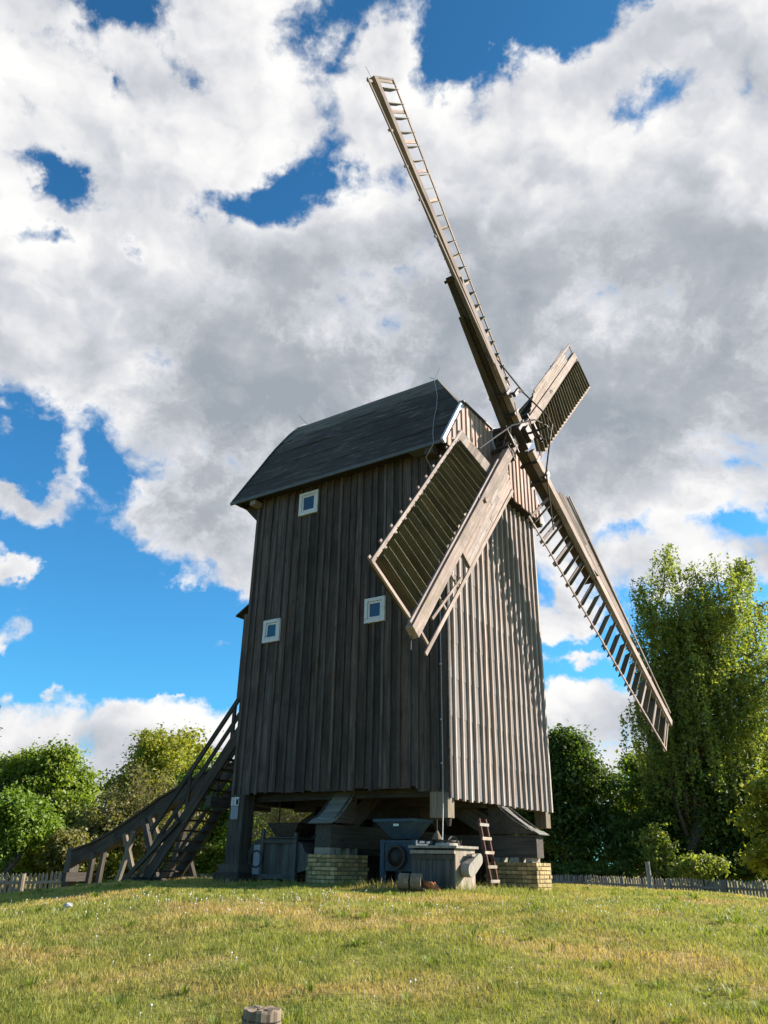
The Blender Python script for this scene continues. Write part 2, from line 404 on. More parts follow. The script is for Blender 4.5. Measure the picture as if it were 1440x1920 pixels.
def fast_mesh(name, verts, faces, smooth=False):
    verts = np.asarray(verts, np.float32); faces = np.asarray(faces, np.int32)
    me = bpy.data.meshes.new(name); k = faces.shape[1]
    me.vertices.add(len(verts)); me.vertices.foreach_set('co', verts.ravel())
    me.loops.add(faces.size); me.loops.foreach_set('vertex_index', faces.ravel())
    me.polygons.add(len(faces)); me.polygons.foreach_set('loop_start', np.arange(0, faces.size, k, dtype=np.int32))
    me.polygons.foreach_set('loop_total', np.full(len(faces), k, np.int32))
    if smooth:
        me.polygons.foreach_set('use_smooth', np.ones(len(faces), bool))
    me.update(calc_edges=True)
    return me


class MB:
    def __init__(self):
        self.v = []; self.f = []

    def hexa(self, pts):
        """8 corners: bottom ring 0-3, top ring 4-7"""
        n = len(self.v); self.v += [tuple(p) for p in pts]
        self.f += [(n + 3, n + 2, n + 1, n), (n + 4, n + 5, n + 6, n + 7)]
        self.f += [(n + i, n + (i + 1) % 4, n + 4 + (i + 1) % 4, n + 4 + i) for i in range(4)]
        return self

    def box(self, x0, x1, y0, y1, z0, z1):
        return self.hexa([(x0, y0, z0), (x1, y0, z0), (x1, y1, z0), (x0, y1, z0), (x0, y0, z1), (x1, y0, z1), (x1, y1, z1), (x0, y1, z1)])

    def tube(self, pts, rad, sides=8, cap=True):
        pts = [Vector(p) for p in pts]
        if not hasattr(rad, '__len__'):
            rad = [rad] * len(pts)
        n0 = len(self.v); ref = None
        for i, p in enumerate(pts):
            t = (pts[min(i + 1, len(pts) - 1)] - pts[max(i - 1, 0)]).normalized()
            if ref is None:
                ref = t.orthogonal().normalized()
            ref = (ref - t * ref.dot(t)).normalized(); bn = t.cross(ref)
            for k in range(sides):
                a = 2 * math.pi * k / sides
                self.v.append(tuple(p + (ref * math.cos(a) + bn * math.sin(a)) * rad[i]))
        for i in range(len(pts) - 1):
            for k in range(sides):
                a, b2 = n0 + i * sides + k, n0 + i * sides + (k + 1) % sides
                self.f.append((a, b2, b2 + sides, a + sides))
        if cap:
            self.f.append(tuple(n0 + k for k in range(sides))[::-1])
            e = n0 + (len(pts) - 1) * sides
            self.f.append(tuple(e + k for k in range(sides)))
        return self

    def ring(self, c, axis, r_out, r_in, h, sides=24):
        c = Vector(c); ax = Vector(axis).normalized(); a = ax.orthogonal().normalized(); b2 = ax.cross(a); n = len(self.v)
        for k in range(sides):
            t = 2 * math.pi * k / sides; d = a * math.cos(t) + b2 * math.sin(t)
            for (r, o) in ((r_out, -h / 2), (r_out, h / 2), (r_in, h / 2), (r_in, -h / 2)):
                self.v.append(tuple(c + d * r + ax * o))
        for k in range(sides):
            p, q = n + 4 * k, n + 4 * ((k + 1) % sides)
            for i in range(4):
                self.f.append((p + i, q + i, q + (i + 1) % 4, p + (i + 1) % 4))
        return self

    def prism(self, poly, axis_vec):
        """extrude a planar polygon by a vector"""
        n = len(self.v); k = len(poly); av = Vector(axis_vec)
        self.v += [tuple(p) for p in poly] + [tuple(Vector(p) + av) for p in poly]
        self.f += [tuple(range(n, n + k))[::-1], tuple(range(n + k, n + 2 * k))]
        self.f += [(n + i, n + (i + 1) % k, n + k + (i + 1) % k, n + k + i) for i in range(k)]
        return self

    def mesh(self, name, smooth=False):
        me = bpy.data.meshes.new(name); me.from_pydata(self.v, [], self.f); me.validate(); me.update()
        if smooth:
            me.polygons.foreach_set('use_smooth', [True] * len(me.polygons))
        return me

    def build(self, name, mat, parent=None, mx=None, smooth=False):
        return link(name, self.mesh(name, smooth), mat, parent, mx)


def frame_mx(p0, p1, side):
    """matrix with local X from p0 to p1, local Y towards side"""
    p0 = Vector(p0); x = (Vector(p1) - p0).normalized(); s = Vector(side)
    y = (s - x * s.dot(x)).normalized(); z = x.cross(y)
    return Matrix(((x.x, y.x, z.x, p0.x), (x.y, y.y, z.y, p0.y), (x.z, y.z, z.z, p0.z), (0, 0, 0, 1)))


def plank(name, p0, p1, w, t, mat, parent, side=(0, 0, 1), w1=None, t1=None, wob=0.0, seg=1, kind=None):
    """one timber from p0 to p1: w across (local Y, towards side), t thick (local Z), own local grain axis"""
    L = (Vector(p1) - Vector(p0)).length
    w1 = w if w1 is None else w1; t1 = t if t1 is None else t1
    m = MB(); rings = []
    for i in range(seg + 1):
        k = i / seg; a = (w + (w1 - w) * k) / 2; c = (t + (t1 - t) * k) / 2
        oy, oz = (random.uniform(-wob, wob), random.uniform(-wob, wob)) if wob else (0, 0)
        ends = random.uniform(-wob, wob) if wob and i in (0, seg) else 0
        rings.append([(L * k + ends, -a + oy, -c + oz), (L * k + ends, a + oy, -c + oz), (L * k + ends, a + oy, c + oz), (L * k + ends, -a + oy, c + oz)])
    for r in rings:
        m.v += r
    for i in range(seg):
        for j in range(4):
            m.f.append((4 * i + j, 4 * i + (j + 1) % 4, 4 * i + 4 + (j + 1) % 4, 4 * i + 4 + j))
    m.f.append((3, 2, 1, 0)); e = 4 * seg; m.f.append((e, e + 1, e + 2, e + 3))
    return m.build(name, mat, parent, frame_mx(p0, p1, side))


# ------------------------------------------------------------------ the ground: a low mound under the mill
ANG = 0.597
CX, CY = 17 * math.sin(0.085), 17 * math.cos(0.085)         # near corner of the mill
UX, UY = -math.cos(ANG), math.sin(ANG)                      # towards the back of the mill
VX, VY = math.sin(ANG), math.cos(ANG)                       # along the front of the mill
MCX, MCY = CX + 3.07 * UX + 2.7 * VX, CY + 3.07 * UY + 2.7 * VY


def ground_z(x, y):
    x = np.asarray(x, float); y = np.asarray(y, float)
    r = np.hypot(x - MCX, y - MCY)
    t = np.clip((r - 6.3) / (17.2 - 6.3), 0, 1); s = t * t * (3 - 2 * t)
    z = 1.08 * (1 - s) + 0.10
    bump = 0.035 * np.sin(x * 0.9 + 1.3) * np.cos(y * 0.7) + 0.02 * np.sin(x * 2.3 + y * 1.1) + 0.012 * np.sin(y * 3.1 - x * 1.7)
    far = np.clip((r - 30) / 30, 0, 1)
    lf = np.clip((-4.5 - x) / 5.0, 0, 1); z = z - 0.20 * lf * lf * (3 - 2 * lf) * (r < 16)* np.clip((16 - r) / 3, 0, 1)
    return z - 0.11 + bump * (1 - np.clip(r / 6, 0, 1) * 0 - 0) * 0.8 - 0.25 * far


def gz(x, y):
    return float(ground_z(x, y))


g1 = np.concatenate([np.linspace(-24, 24, 121), 24 + np.cumsum(np.geomspace(0.6, 400, 26))])
g1 = np.concatenate([-(24 + np.cumsum(np.geomspace(0.6, 400, 26)))[::-1], g1])
gx, gy = np.meshgrid(g1, g1 + 18)
gv = np.stack([gx, gy, ground_z(gx, gy)], -1).reshape(-1, 3); n1 = len(g1)
ii = (np.arange(n1 - 1)[:, None] * n1 + np.arange(n1 - 1)[None]).ravel()
ground = link('ground', fast_mesh('ground', gv, np.stack([ii, ii + 1, ii + n1 + 1, ii + n1], -1), True), 'ground')
tag(ground, kind='structure')

# ------------------------------------------------------------------ the windmill (local frame: x along the front, y towards the back)
MILLMX = Matrix.Translation((CX, CY, 0)) @ Matrix.Rotation(math.atan2(VY, VX), 4, 'Z')
mill = empty('windmill', None, MILLMX)
tag(mill, 'tall dark timber post windmill with four sails and curved felt roof', 'windmill')
W, L = 5.40, 6.14
ZS, ZF, ZT = 3.07, 2.85, 11.2
GROUND = 1.07

# roof cross-section (x, z), near eave to ridge
PROF = [(-0.35, 11.05), (0.0, 11.60), (0.34, 12.13), (0.68, 12.65), (1.0, 13.16), (1.3, 13.61), (1.6, 14.02), (1.9, 14.42), (2.15, 14.72), (2.38, 14.97), (2.54, 15.12), (2.64, 15.19), (2.70, 15.21)]


def prof_z(x):
    x = W - x if x > 2.7 else x
    return float(np.interp(x, [p[0] for p in PROF], [p[1] for p in PROF]))


# solid inner body
core = MB(); core.box(0.06, W - 0.06, 0.06, L - 0.06, 3.1, 11.25)
core.prism([(0.0, 0.0, 11.24), (W, 0.0, 11.24), (W - 0.72, 0.0, 12.5), (0.72, 0.0, 12.5)], (0, 6.7, 0))
core.build('inner_body', 'core', mill)

# near side wall: boards with cover battens
side = empty('side_wall', mill)
nb = 24
wid = np.array([random.uniform(0.75, 1.25) for _ in range(nb)]); edges = np.concatenate([[0], np.cumsum(wid)]) * L / wid.sum()
for i in range(nb):
    y0 = float(edges[i]); pitch = float(edges[i + 1] - edges[i]); zb = ZS + random.uniform(-0.03, 0.03) + (-0.09 if i in (0, 1, 2) else 0) + (-0.16 if i == nb - 1 else 0)
    plankw = pitch - 0.008
    m = MB(); seg = 5; x_out = random.uniform(0.0, 0.012)
    ys = [(random.uniform(-.004, .004), random.uniform(-.004, .004)) for _ in range(seg + 1)]
    for k in range(seg):
        za, zb2 = zb + (ZT - zb) * k / seg, zb + (ZT - zb) * (k + 1) / seg
        (a0, a1), (b0, b1) = ys[k], ys[k + 1]
        m.hexa([(-x_out, a0, za), (0.04, a0, za), (0.04, plankw + a1, za), (-x_out, plankw + a1, za),
                (-x_out, b0, zb2), (0.04, b0, zb2), (0.04, plankw + b1, zb2), (-x_out, plankw + b1, zb2)])
    m.build('board', 'side_wood', side, Matrix.Translation((0.02, y0, 0)))
for i in range(nb + 1):
    y0 = min(max(float(edges[i]), 0.045), L - 0.03) + random.uniform(-.012, .012); zb = ZS + random.uniform(-0.05, 0.05) + (-0.09 if i in (0, 1, 2) else 0)
    m = MB(); seg = 6; w0 = random.uniform(0.033, 0.042)
    pts = [(random.uniform(-.006, .006), random.uniform(-.004, .004)) for _ in range(seg + 1)]
    for k in range(seg):
        za, zc = zb + (ZT - zb) * k / seg, zb + (ZT - zb) * (k + 1) / seg
        (a, o0), (b2, o1) = pts[k], pts[k + 1]
        m.hexa([(-0.032 + o0, a - w0, za), (0, a - w0, za), (0, a + w0, za), (-0.032 + o0, a + w0, za),
                (-0.032 + o1, b2 - w0, zc), (0, b2 - w0, zc), (0, b2 + w0, zc), (-0.032 + o1, b2 + w0, zc)])
    m.build('batten', 'side_batten', side, Matrix.Translation((0.006, y0, 0)))

# front wall below the breast: grit felt in courses held by thick battens
front = empty('front_wall', mill)
nc = 10; ch = (11.2 - ZF) / nc
for k in range(nc):
    z0 = ZF + k * ch + (0.01 * math.sin(3 * k) if k else 0); z1 = ZF + (k + 1) * ch + 0.03
    m = MB(); t = 0.012
    m.hexa([(0.0, -0.012, z0), (W, -0.012, z0), (W, 0.012, z0), (0.0, 0.012, z0), (0.0, -0.004, z1), (W, -0.004, z1), (W, 0.012, z1), (0.0, 0.012, z1)])
    m.build('felt_sheet', 'wall_felt', front, Matrix.Translation((0, 0.03, 0)))
nf = 18
for i in range(nf):
    x0 = 0.04 + (W - 0.08) * i / (nf - 1) + (random.uniform(-.02, .02) if 0 < i < nf - 1 else 0)
    m = MB(); seg = 9; w0 = random.uniform(0.021, 0.030); zb = ZF - random.uniform(0.0, 0.05)
    pts = [(random.uniform(-.012, .012), random.uniform(-.006, .006)) for _ in range(seg + 1)]
    for k in range(seg):
        za, zc = zb + (11.2 - zb) * k / seg, zb + (11.2 - zb) * (k + 1) / seg
        (a, o0), (b2, o1) = pts[k], pts[k + 1]
        m.hexa([(a - w0, -0.060 + o0, za), (a + w0, -0.060 + o0, za), (a + w0, 0, za), (a - w0, 0, za),
                (b2 - w0, -0.060 + o1, zc), (b2 + w0, -0.060 + o1, zc), (b2 + w0, 0, zc), (b2 - w0, 0, zc)])
    m.build('batten', 'front_batten', front, Matrix.Translation((x0, 0.024, 0)))
# corner boards
plank('corner_board', (0.012, -0.028, ZF - 0.02), (0.012, -0.028, 11.1), 0.06, 0.06, 'side_batten', front, (1, 0, 0), wob=0.004, seg=6)
plank('corner_board', (W + 0.0, 0.02, ZF), (W + 0.0, 0.02, 11.1), 0.09, 0.10, 'front_batten', front, (0, 1, 0), wob=0.003, seg=5)
# far side and back wall boarding
bk = empty('back_wall', mill)
for i in range(20):
    x0 = 0.0 + i * W / 20
    m = MB().box(0, W / 20 - 0.012, 0, 0.05, ZS + random.uniform(-.05, .03), 11.0)
    m.build('board', 'side_wood', bk, Matrix.Translation((x0, L - 0.015, 0)))
fs = empty('far_wall', mill)
for i in range(22):
    m = MB().box(-0.03, 0.03, 0, L / 22 - 0.012, ZS + random.uniform(-.05, .03), 11.2)
    m.build('board', 'side_wood', fs, Matrix.Translation((W - 0.02, i * L / 22, 0)))

# breast: overhanging gable skirt above the front wall
breast = empty('breast', mill)
ng = 23; bx0, bx1 = -0.22, W + 0.22; YB = -0.25
for i in range(ng):
    xa = bx0 + (bx1 - bx0) * i / ng; xb = xa + (bx1 - bx0) / ng - 0.008; xm = (xa + xb) / 2
    za, zb2 = min(12.60, prof_z(xa) - 0.07), min(12.60, prof_z(xb) - 0.07)
    zlow = 11.0 + random.uniform(-.03, .03)
    if max(za, zb2) < zlow + 0.1:
        continue
    m = MB().hexa([(xa - xm, -0.015, zlow), (xb - xm, -0.015, zlow), (xb - xm, 0.015, zlow), (xa - xm, 0.015, zlow),
                   (xa - xm, -0.015, za), (xb - xm, -0.015, zb2), (xb - xm, 0.015, zb2), (xa - xm, 0.015, za)])
    m.build('board', 'gable_wood', breast, Matrix.Translation((xm, YB, 0)))
    zt = min(12.6, prof_z(xa) - 0.08)
    if zt > zlow + 0.2:
        w0 = 0.036
        m = MB().box(-w0, w0, -0.035, 0, zlow - random.uniform(0.0, 0.06), zt - 0.03)
        m.build('batten', 'gable_wood', breast, Matrix.Translation((xa, YB - 0.0155, 0)))
MB().box(-0.2, W + 0.2, -0.228, 0.02, 10.99, 11.05).build('soffit', 'core', breast)

# rear overhang at the roof end
rear = empty('rear_gable', mill)
nr = 20
for i in range(nr):
    xa = -0.2 + (W + 0.4) * i / nr; xb = xa + (W + 0.4) / nr - 0.01
    za, zb2 = prof_z(xa) - 0.09, prof_z(xb) - 0.09
    if min(za, zb2) < 11.0:
        continue
    m = MB().hexa([(xa, 6.62, 10.95), (xb, 6.62, 10.95), (xb, 6.66, 10.95), (xa, 6.66, 10.95), (xa, 6.62, za), (xb, 6.62, zb2), (xb, 6.66, zb2), (xa, 6.66, za)])
    m.build('board', 'side_wood', rear)
for x0 in (0.02, 1.7, 3.5, W - 0.22):
    m = MB().prism([(x0, L, 10.52), (x0, L + 0.06, 10.50), (x0, 6.62, 10.92), (x0, 6.62, 11.04), (x0, L, 11.04)], (0.2, 0, 0))
    m.build('bracket', 'stair_wood', rear)
MB().box(-0.16, W + 0.16, L + 0.01, 6.80, 11.045, 11.10).build('soffit', 'core', rear)

# wall plate ends just under the eave
MB().box(-0.30, 0.0, 6.0, 6.2, 10.86, 11.0).build('beam_end', 'pale_beam', mill)
MB().box(-0.34, 0.0, 0.10, 0.34, 10.80, 10.98).build('beam_end', 'stock_wood', mill)
MB().box(-0.36, -0.02, 0.08, 0.8, 10.985, 11.03).build('beam_cover', 'trim', mill)

# roof: felt sheets in courses over a curved cross-section, hipped at the front
roof = empty('roof', mill)
xs = np.array([p[0] for p in PROF]); zs = np.array([p[1] for p in PROF])
seglen = np.concatenate([[0], np.cumsum(np.hypot(np.diff(xs), np.diff(zs)))])


def prof_at(s):
    return np.interp(s, seglen, xs), np.interp(s, seglen, zs)


def y_front(z):
    return -0.16 if z < 12.62 else -0.16 + 1.87 * (z - 12.62) / 2.68


Y_BACK = 6.90
ncourse = 6; S = seglen[-1]
for sgn in (1, -1):
    for c in range(ncourse):
        s0, s1 = S * c / ncourse, S * (c + 1) / ncourse + (0.05 if c < ncourse - 1 else 0)
        nsub = 5; cuts = sorted([0.0, 1.0] + [random.uniform(0.25, 0.45), random.uniform(0.6, 0.8)])
        for j in range(3):
            m = MB(); up0, up1 = 0.014 + 0.003 * (j % 2), 0.002 + 0.003 * (j % 2)
            rows = []
            for q in range(nsub + 1):
                k = q / nsub; s = s0 + (s1 - s0) * k; x, z = prof_at(s); xa, za = prof_at(max(0, s - .02)); xb, zb2 = prof_at(min(S, s + .02))
                tx, tz = xb - xa, zb2 - za; ln = math.hypot(tx, tz); nx, nz = -tz / ln, tx / ln
                lift = up0 + (up1 - up0) * k
                ya, yb = y_front(z), Y_BACK
                y0 = ya + (yb - ya) * cuts[j] - (0.03 if j else 0); y1 = ya + (yb - ya) * cuts[j + 1]
                for yy in (y0, y1):
                    wav = 0.006 * math.sin(yy * 2.1 + c) + 0.004 * math.sin(yy * 5.3 + 2 * c)
                    xx, zz = x + nx * (lift + wav), z + nz * (lift + wav)
                    rows.append(((xx if sgn > 0 else W - xx), yy, zz))
                    xi, zi = x - nx * 0.03, z - nz * 0.03
                    rows.append(((xi if sgn > 0 else W - xi), yy, zi))
            m.v = rows
            for q in range(nsub):
                a = 4 * q
                m.f += [(a, a + 4, a + 6, a + 2), (a + 1, a + 3, a + 7, a + 5), (a, a + 1, a + 5, a + 4), (a + 2, a + 6, a + 7, a + 3)]
            m.f += [(0, 2, 3, 1), (4 * nsub, 4 * nsub + 1, 4 * nsub + 3, 4 * nsub + 2)]
            if sgn < 0:
                m.f = [tuple(reversed(f)) for f in m.f]
            m.build('felt_sheet', 'roof_felt', roof)
# front hip, its eave board
hip = MB()
hx = [(p[0], p[1]) for p in PROF if p[1] >= 12.6]
pl = [(x, y_front(z), z + 0.012) for x, z in hx]; pr = [(W - x, y, z) for x, y, z in pl]
hip.v = pl + pr; k = len(pl)
hip.f = [(i, k + i, k + i + 1, i + 1) for i in range(k - 1)]
hip.build('hip_sheet', 'roof_felt', roof)
plank('hip_fascia', (0.62, -0.20, 12.58), (W - 0.62, -0.20, 12.58), 0.15, 0.05, 'pale_beam', roof, (0, 0, 1))
plank('hip_gutter_board', (0.60, -0.235, 12.675), (W - 0.60, -0.235, 12.675), 0.03, 0.14, 'trim', roof, (0, 0, 1))
# eave fascia and verge strips
for xe in (-0.37, W + 0.37):
    plank('eave_fascia', (xe, -0.17, 11.03), (xe, Y_BACK + 0.01, 11.04), 0.09, 0.035, 'trim', roof, (0, 0, 1))
MB().box(-0.35, 0.02, -0.14, Y_BACK - 0.05, 11.06, 11.085).build('eave_soffit', 'core', roof)
for sgn in (1, -1):
    f = lambda x: x if sgn > 0 else W - x
    for (i0, i1, mat) in ((0, 1, 'verge'), (1, 2, 'verge'), (2, 3, 'verge')):
        (xa, za), (xb, zb2) = PROF[i0], PROF[i1]
        plank('verge_strip', (f(xa), -0.20, za - 0.02), (f(xb), -0.20, zb2 - 0.02), 0.15, 0.07, mat, roof, (0, -1, 0) if False else (-(zb2 - za) * (1 if sgn > 0 else -1), 0, (xb - xa)))
    for i0 in range(len(PROF) - 1):
        (xa, za), (xb, zb2) = PROF[i0], PROF[i0 + 1]
        plank('verge_strip', (f(xa), Y_BACK + 0.02, za - 0.01), (f(xb), Y_BACK + 0.02, zb2 - 0.01), 0.07, 0.04, 'roof_felt', roof, (-(zb2 - za) * (1 if sgn > 0 else -1), 0, (xb - xa)))
    (x0, z0), (x1, z1) = PROF[3], PROF[-1]
MB().tube([(2.7, 1.72, 15.17), (2.7, 4, 15.185), (2.7, Y_BACK, 15.17)], 0.06, 8).build('ridge_roll', 'roof_felt', roof)

# lightning conductor
wire = empty('lightning_wire', mill)
def on_roof(s, y, h=0.04):
    x, z = prof_at(s); return (float(x) - h * 0.8, y, float(z) + h * 0.5)
MB().tube([(2.62, 1.9, 15.35)] + [on_roof(S * t, 1.75 - 1.7 * (1 - t) ** 0.8 + 0.05 * math.sin(9 * t)) for t in (0.97, 0.85, 0.7, 0.55, 0.4, 0.25, 0.1, 0.0)]
          + [(-0.45, 0.02, 10.95), (-0.36, 0.28, 10.7), (-0.12, 0.25, 10.45), (-0.05, 0.12, 9.5), (-0.05, 0.11, 6.0), (-0.05, 0.10, 3.4), (-0.10, 0.08, 2.6), (-0.25, 0.02, 1.9), (-0.35, -0.05, 1.1)], 0.009, 6).build('down_conductor', 'wire', wire)
for zc in (9.6, 8.2, 6.9, 5.6, 4.4, 3.5):
    MB().box(-0.075, 0.0, 0.085, 0.135, zc, zc + 0.03).build('clip', 'wire', wire)
MB().tube([(2.70, 1.75, 15.3), (2.80, 1.62, 15.75)], 0.009, 5).build('air_rod', 'wire', wire)
MB().tube([(2.70, Y_BACK - .05, 15.3), (2.45, Y_BACK + 0.12, 15.55)], 0.009, 5).build('air_rod', 'wire', wire)
MB().tube([(x - 0.04, Y_BACK - 0.02, z + 0.04) for x, z in PROF], 0.01, 5).build('verge_wire', 'wire', wire)

# windows on the near side
for (y0, y1, z0, z1) in ((3.90, 4.55, 10.22, 10.89), (4.94, 5.51, 6.79, 7.395), (1.64, 2.23, 6.84, 7.455)):
    w = empty('window', mill, Matrix.Translation((-0.03, (y0 + y1) / 2, (z0 + z1) / 2)))
    a, h = (y1 - y0) / 2, (z1 - z0) / 2
    b1 = 0.085
    m = MB()
    m.box(-0.035, 0.03, -a, a, h - b1, h).box(-0.035, 0.03, -a, a, -h, -h + b1)
    m.box(-0.034, 0.03, -a, -a + b1, -h + b1, h - b1).box(-0.034, 0.03, a - b1, a, -h + b1, h - b1)
    m.build('frame', 'white', w)
    a2, h2, s1 = a - b1 - 0.008, h - b1 - 0.008, 0.05
    m = MB()
    m.box(-0.014, 0.02, -a2, a2, h2 - s1, h2).box(-0.014, 0.02, -a2, a2, -h2, -h2 + s1)
    m.box(-0.013, 0.02, -a2, -a2 + s1, -h2 + s1, h2 - s1).box(-0.013, 0.02, a2 - s1, a2, -h2 + s1, h2 - s1)
    m.build('sash', 'white', w)
    MB().box(0.0, 0.012, -a2 + s1 - 0.005, a2 - s1 + 0.005, -h2 + s1 - 0.005, h2 - s1 + 0.005).build('pane', 'glass', w)
    MB().box(0.021, 0.04, -a + .01, a - .01, -h + .01, h - .01).build('lining', 'ink', w)

# floor frame under the body, corner post ends
fl = empty('floor_frame', mill)
plank('beam', (0.60, 0.35, 3.0), (0.60, L - 0.33, 3.0), 0.17, 0.22, 'beam_wood', fl)
plank('beam', (W - 0.60, 0.35, 3.0), (W - 0.60, L - 0.33, 3.0), 0.17, 0.22, 'beam_wood', fl)
plank('beam', (0.05, 0.22, 2.965), (W - 0.05, 0.22, 2.965), 0.24, 0.24, 'beam_wood', fl)
plank('beam', (0.05, L - 0.2, 2.965), (W - 0.05, L - 0.2, 2.965), 0.24, 0.24, 'beam_wood', fl)
plank('beam', (2.2, 0.3, 2.95), (2.2, L - 0.3, 2.95), 0.36, 0.3, 'beam_wood', fl)
plank('beam', (3.2, 0.3, 2.95), (3.2, L - 0.3, 2.95), 0.36, 0.3, 'beam_wood', fl)
for i in range(14):
    MB().box(0.08, W - 0.08, 0, 0.42, 3.085, 3.11).build('floor_board', 'core', fl, Matrix.Translation((0, 0.08 + i * 0.43, 0)))
plank('corner_post', (0.175, 0.26, 3.1), (0.175, 0.26, 2.46), 0.27, 0.43, 'drum_wood', fl, (1, 0, 0), wob=0.004)
plank('corner_post', (W - 0.18, 0.18, 3.1), (W - 0.18, 0.18, 2.46), 0.28, 0.30, 'drum_wood', fl, (1, 0, 0), wob=0.004)
plank('corner_post', (0.17, L - 0.16, 3.1), (0.17, L - 0.16, 2.9), 0.28, 0.28, 'beam_wood', fl, (1, 0, 0))
MB().tube([(0.2, 0.12, 2.45), (0.2, 0.12, 2.30)], [0.07, 0.045], 8).build('bolt', 'iron', fl)

# rear porch over the stair door
porch = empty('porch', mill)
for i in range(5):
    MB().box(0, 0.25, 0, 0.03, 5.5, 7.86).build('board', 'side_wood', porch, Matrix.Translation((0.35 + i * 0.26, L + 0.46, 0)))
for i in range(2):
    MB().box(0, 0.03, 0, 0.23, 5.5, 7.95 - i * 0.1).build('board', 'side_wood', porch, Matrix.Translation((0.33, L + 0.04 + 0.22 * i, 0)))
MB().hexa([(0.25, L + 0.03, 8.22), (1.75, L + 0.03, 8.22), (1.75, L + 0.74, 7.80), (0.25, L + 0.74, 7.80),
           (0.25, L + 0.03, 8.26), (1.75, L + 0.03, 8.26), (1.75, L + 0.74, 7.84), (0.25, L + 0.74, 7.84)]).build('porch_roof', 'stair_wood', porch)

# ------------------------------------------------------------------ sails
HUB_N = Vector((-0.012, -0.996, 0.091)).normalized()
e1 = Vector((1.0, -0.012, 0.0)).normalized(); e2 = e1.cross(HUB_N).normalized()
if e2.z < 0:
    e2 = -e2
HC = Vector((2.70, -1.211, 12.279)); RS, ROT, OFF = 9.846, 0.812, 0.192
HA, HB = Vector((2.70, -0.911, 12.36)), Vector((2.70, -0.721, 12.418))

shaft = MB(); sdir = HUB_N
shaft.tube([Vector((2.7, 0.9, 12.22)), HA - sdir * 0.35, HA + sdir * 0.05], [0.34, 0.31, 0.28], 12)
shaft.build('windshaft', 'stock_wood', mill)
hub = empty('hub', mill)
MX_HUB = Matrix.Translation(HA.lerp(HB, 0.5)) @ Matrix(((e1.x, e2.x, HUB_N.x, 0), (e1.y, e2.y, HUB_N.y, 0), (e1.z, e2.z, HUB_N.z, 0), (0, 0, 0, 1))) @ Matrix.Rotation(ROT, 4, 'Z')
MB().box(-0.33, 0.33, -0.33, 0.33, -0.36, 0.30).build('poll_box', 'iron', hub, MX_HUB)
MB().ring((0, 0, -0.40), (0, 0, 1), 0.42, 0.30, 0.10, 20).build('band', 'iron', hub, MX_HUB)
MB().box(-0.20, 0.20, -0.20, 0.20, 0.30, 0.42).build('cap_plate', 'iron', hub, MX_HUB)
for i in range(9):
    a = math.radians(i * 18 + 10)
    MB().box(-0.05, 0.05, -0.02, 0.02, -0.42, 0.42).build('neck_slat', 'stock_wood', hub,
        Matrix.Translation(Vector((2.7, -0.42, 12.34))) @ Matrix.Rotation(a + math.pi, 4, 'Y') @ Matrix.Translation((0.43, 0, 0)) @ Matrix.Rotation(math.pi / 2, 4, 'X') @ Matrix.Rotation(math.pi / 2, 4, 'Z'))
MB().tube([(0, 0, 0.4), (0, 0, 0.95)], 0.035, 8).build('striking_rod', 'iron', hub, MX_HUB)
# weather hood over the neck
MB().ring((0, 0, -0.52), (0, 0, 1), 0.50, 0.44, 0.05, 20).build('neck_ring', 'verge', hub, MX_HUB)

N_RUNG, N_SHUT = 12, 23
R0, R1, LATW = 2.45, 9.78, 1.33


TW = (12.0, 1.0)                   # weather angle of the current sail at heel and tip, degrees
WB = 0.0                           # extra forward cant of its wind boards at the heel


def theta(r):
    return math.radians(TW[0] + (TW[1] - TW[0]) * (r - R0) / (R1 - R0))


def lat(r, s, n=0.0):
    """point of the twisted lattice: s across from the whip"""
    y0, z0 = LATW * math.cos(theta(R0)), -LATW * math.sin(theta(R0))
    y1, z1 = LATW * math.cos(theta(R1)), -LATW * math.sin(theta(R1))
    k = (r - R0) / (R1 - R0); yy, zz = y0 + (y1 - y0) * k, z0 + (z1 - z0) * k
    f = s / LATW; d = Vector((0, yy, zz)); nn = Vector((0, -zz, yy)).normalized()
    return Vector((r, yy * f, zz * f)) + nn * n


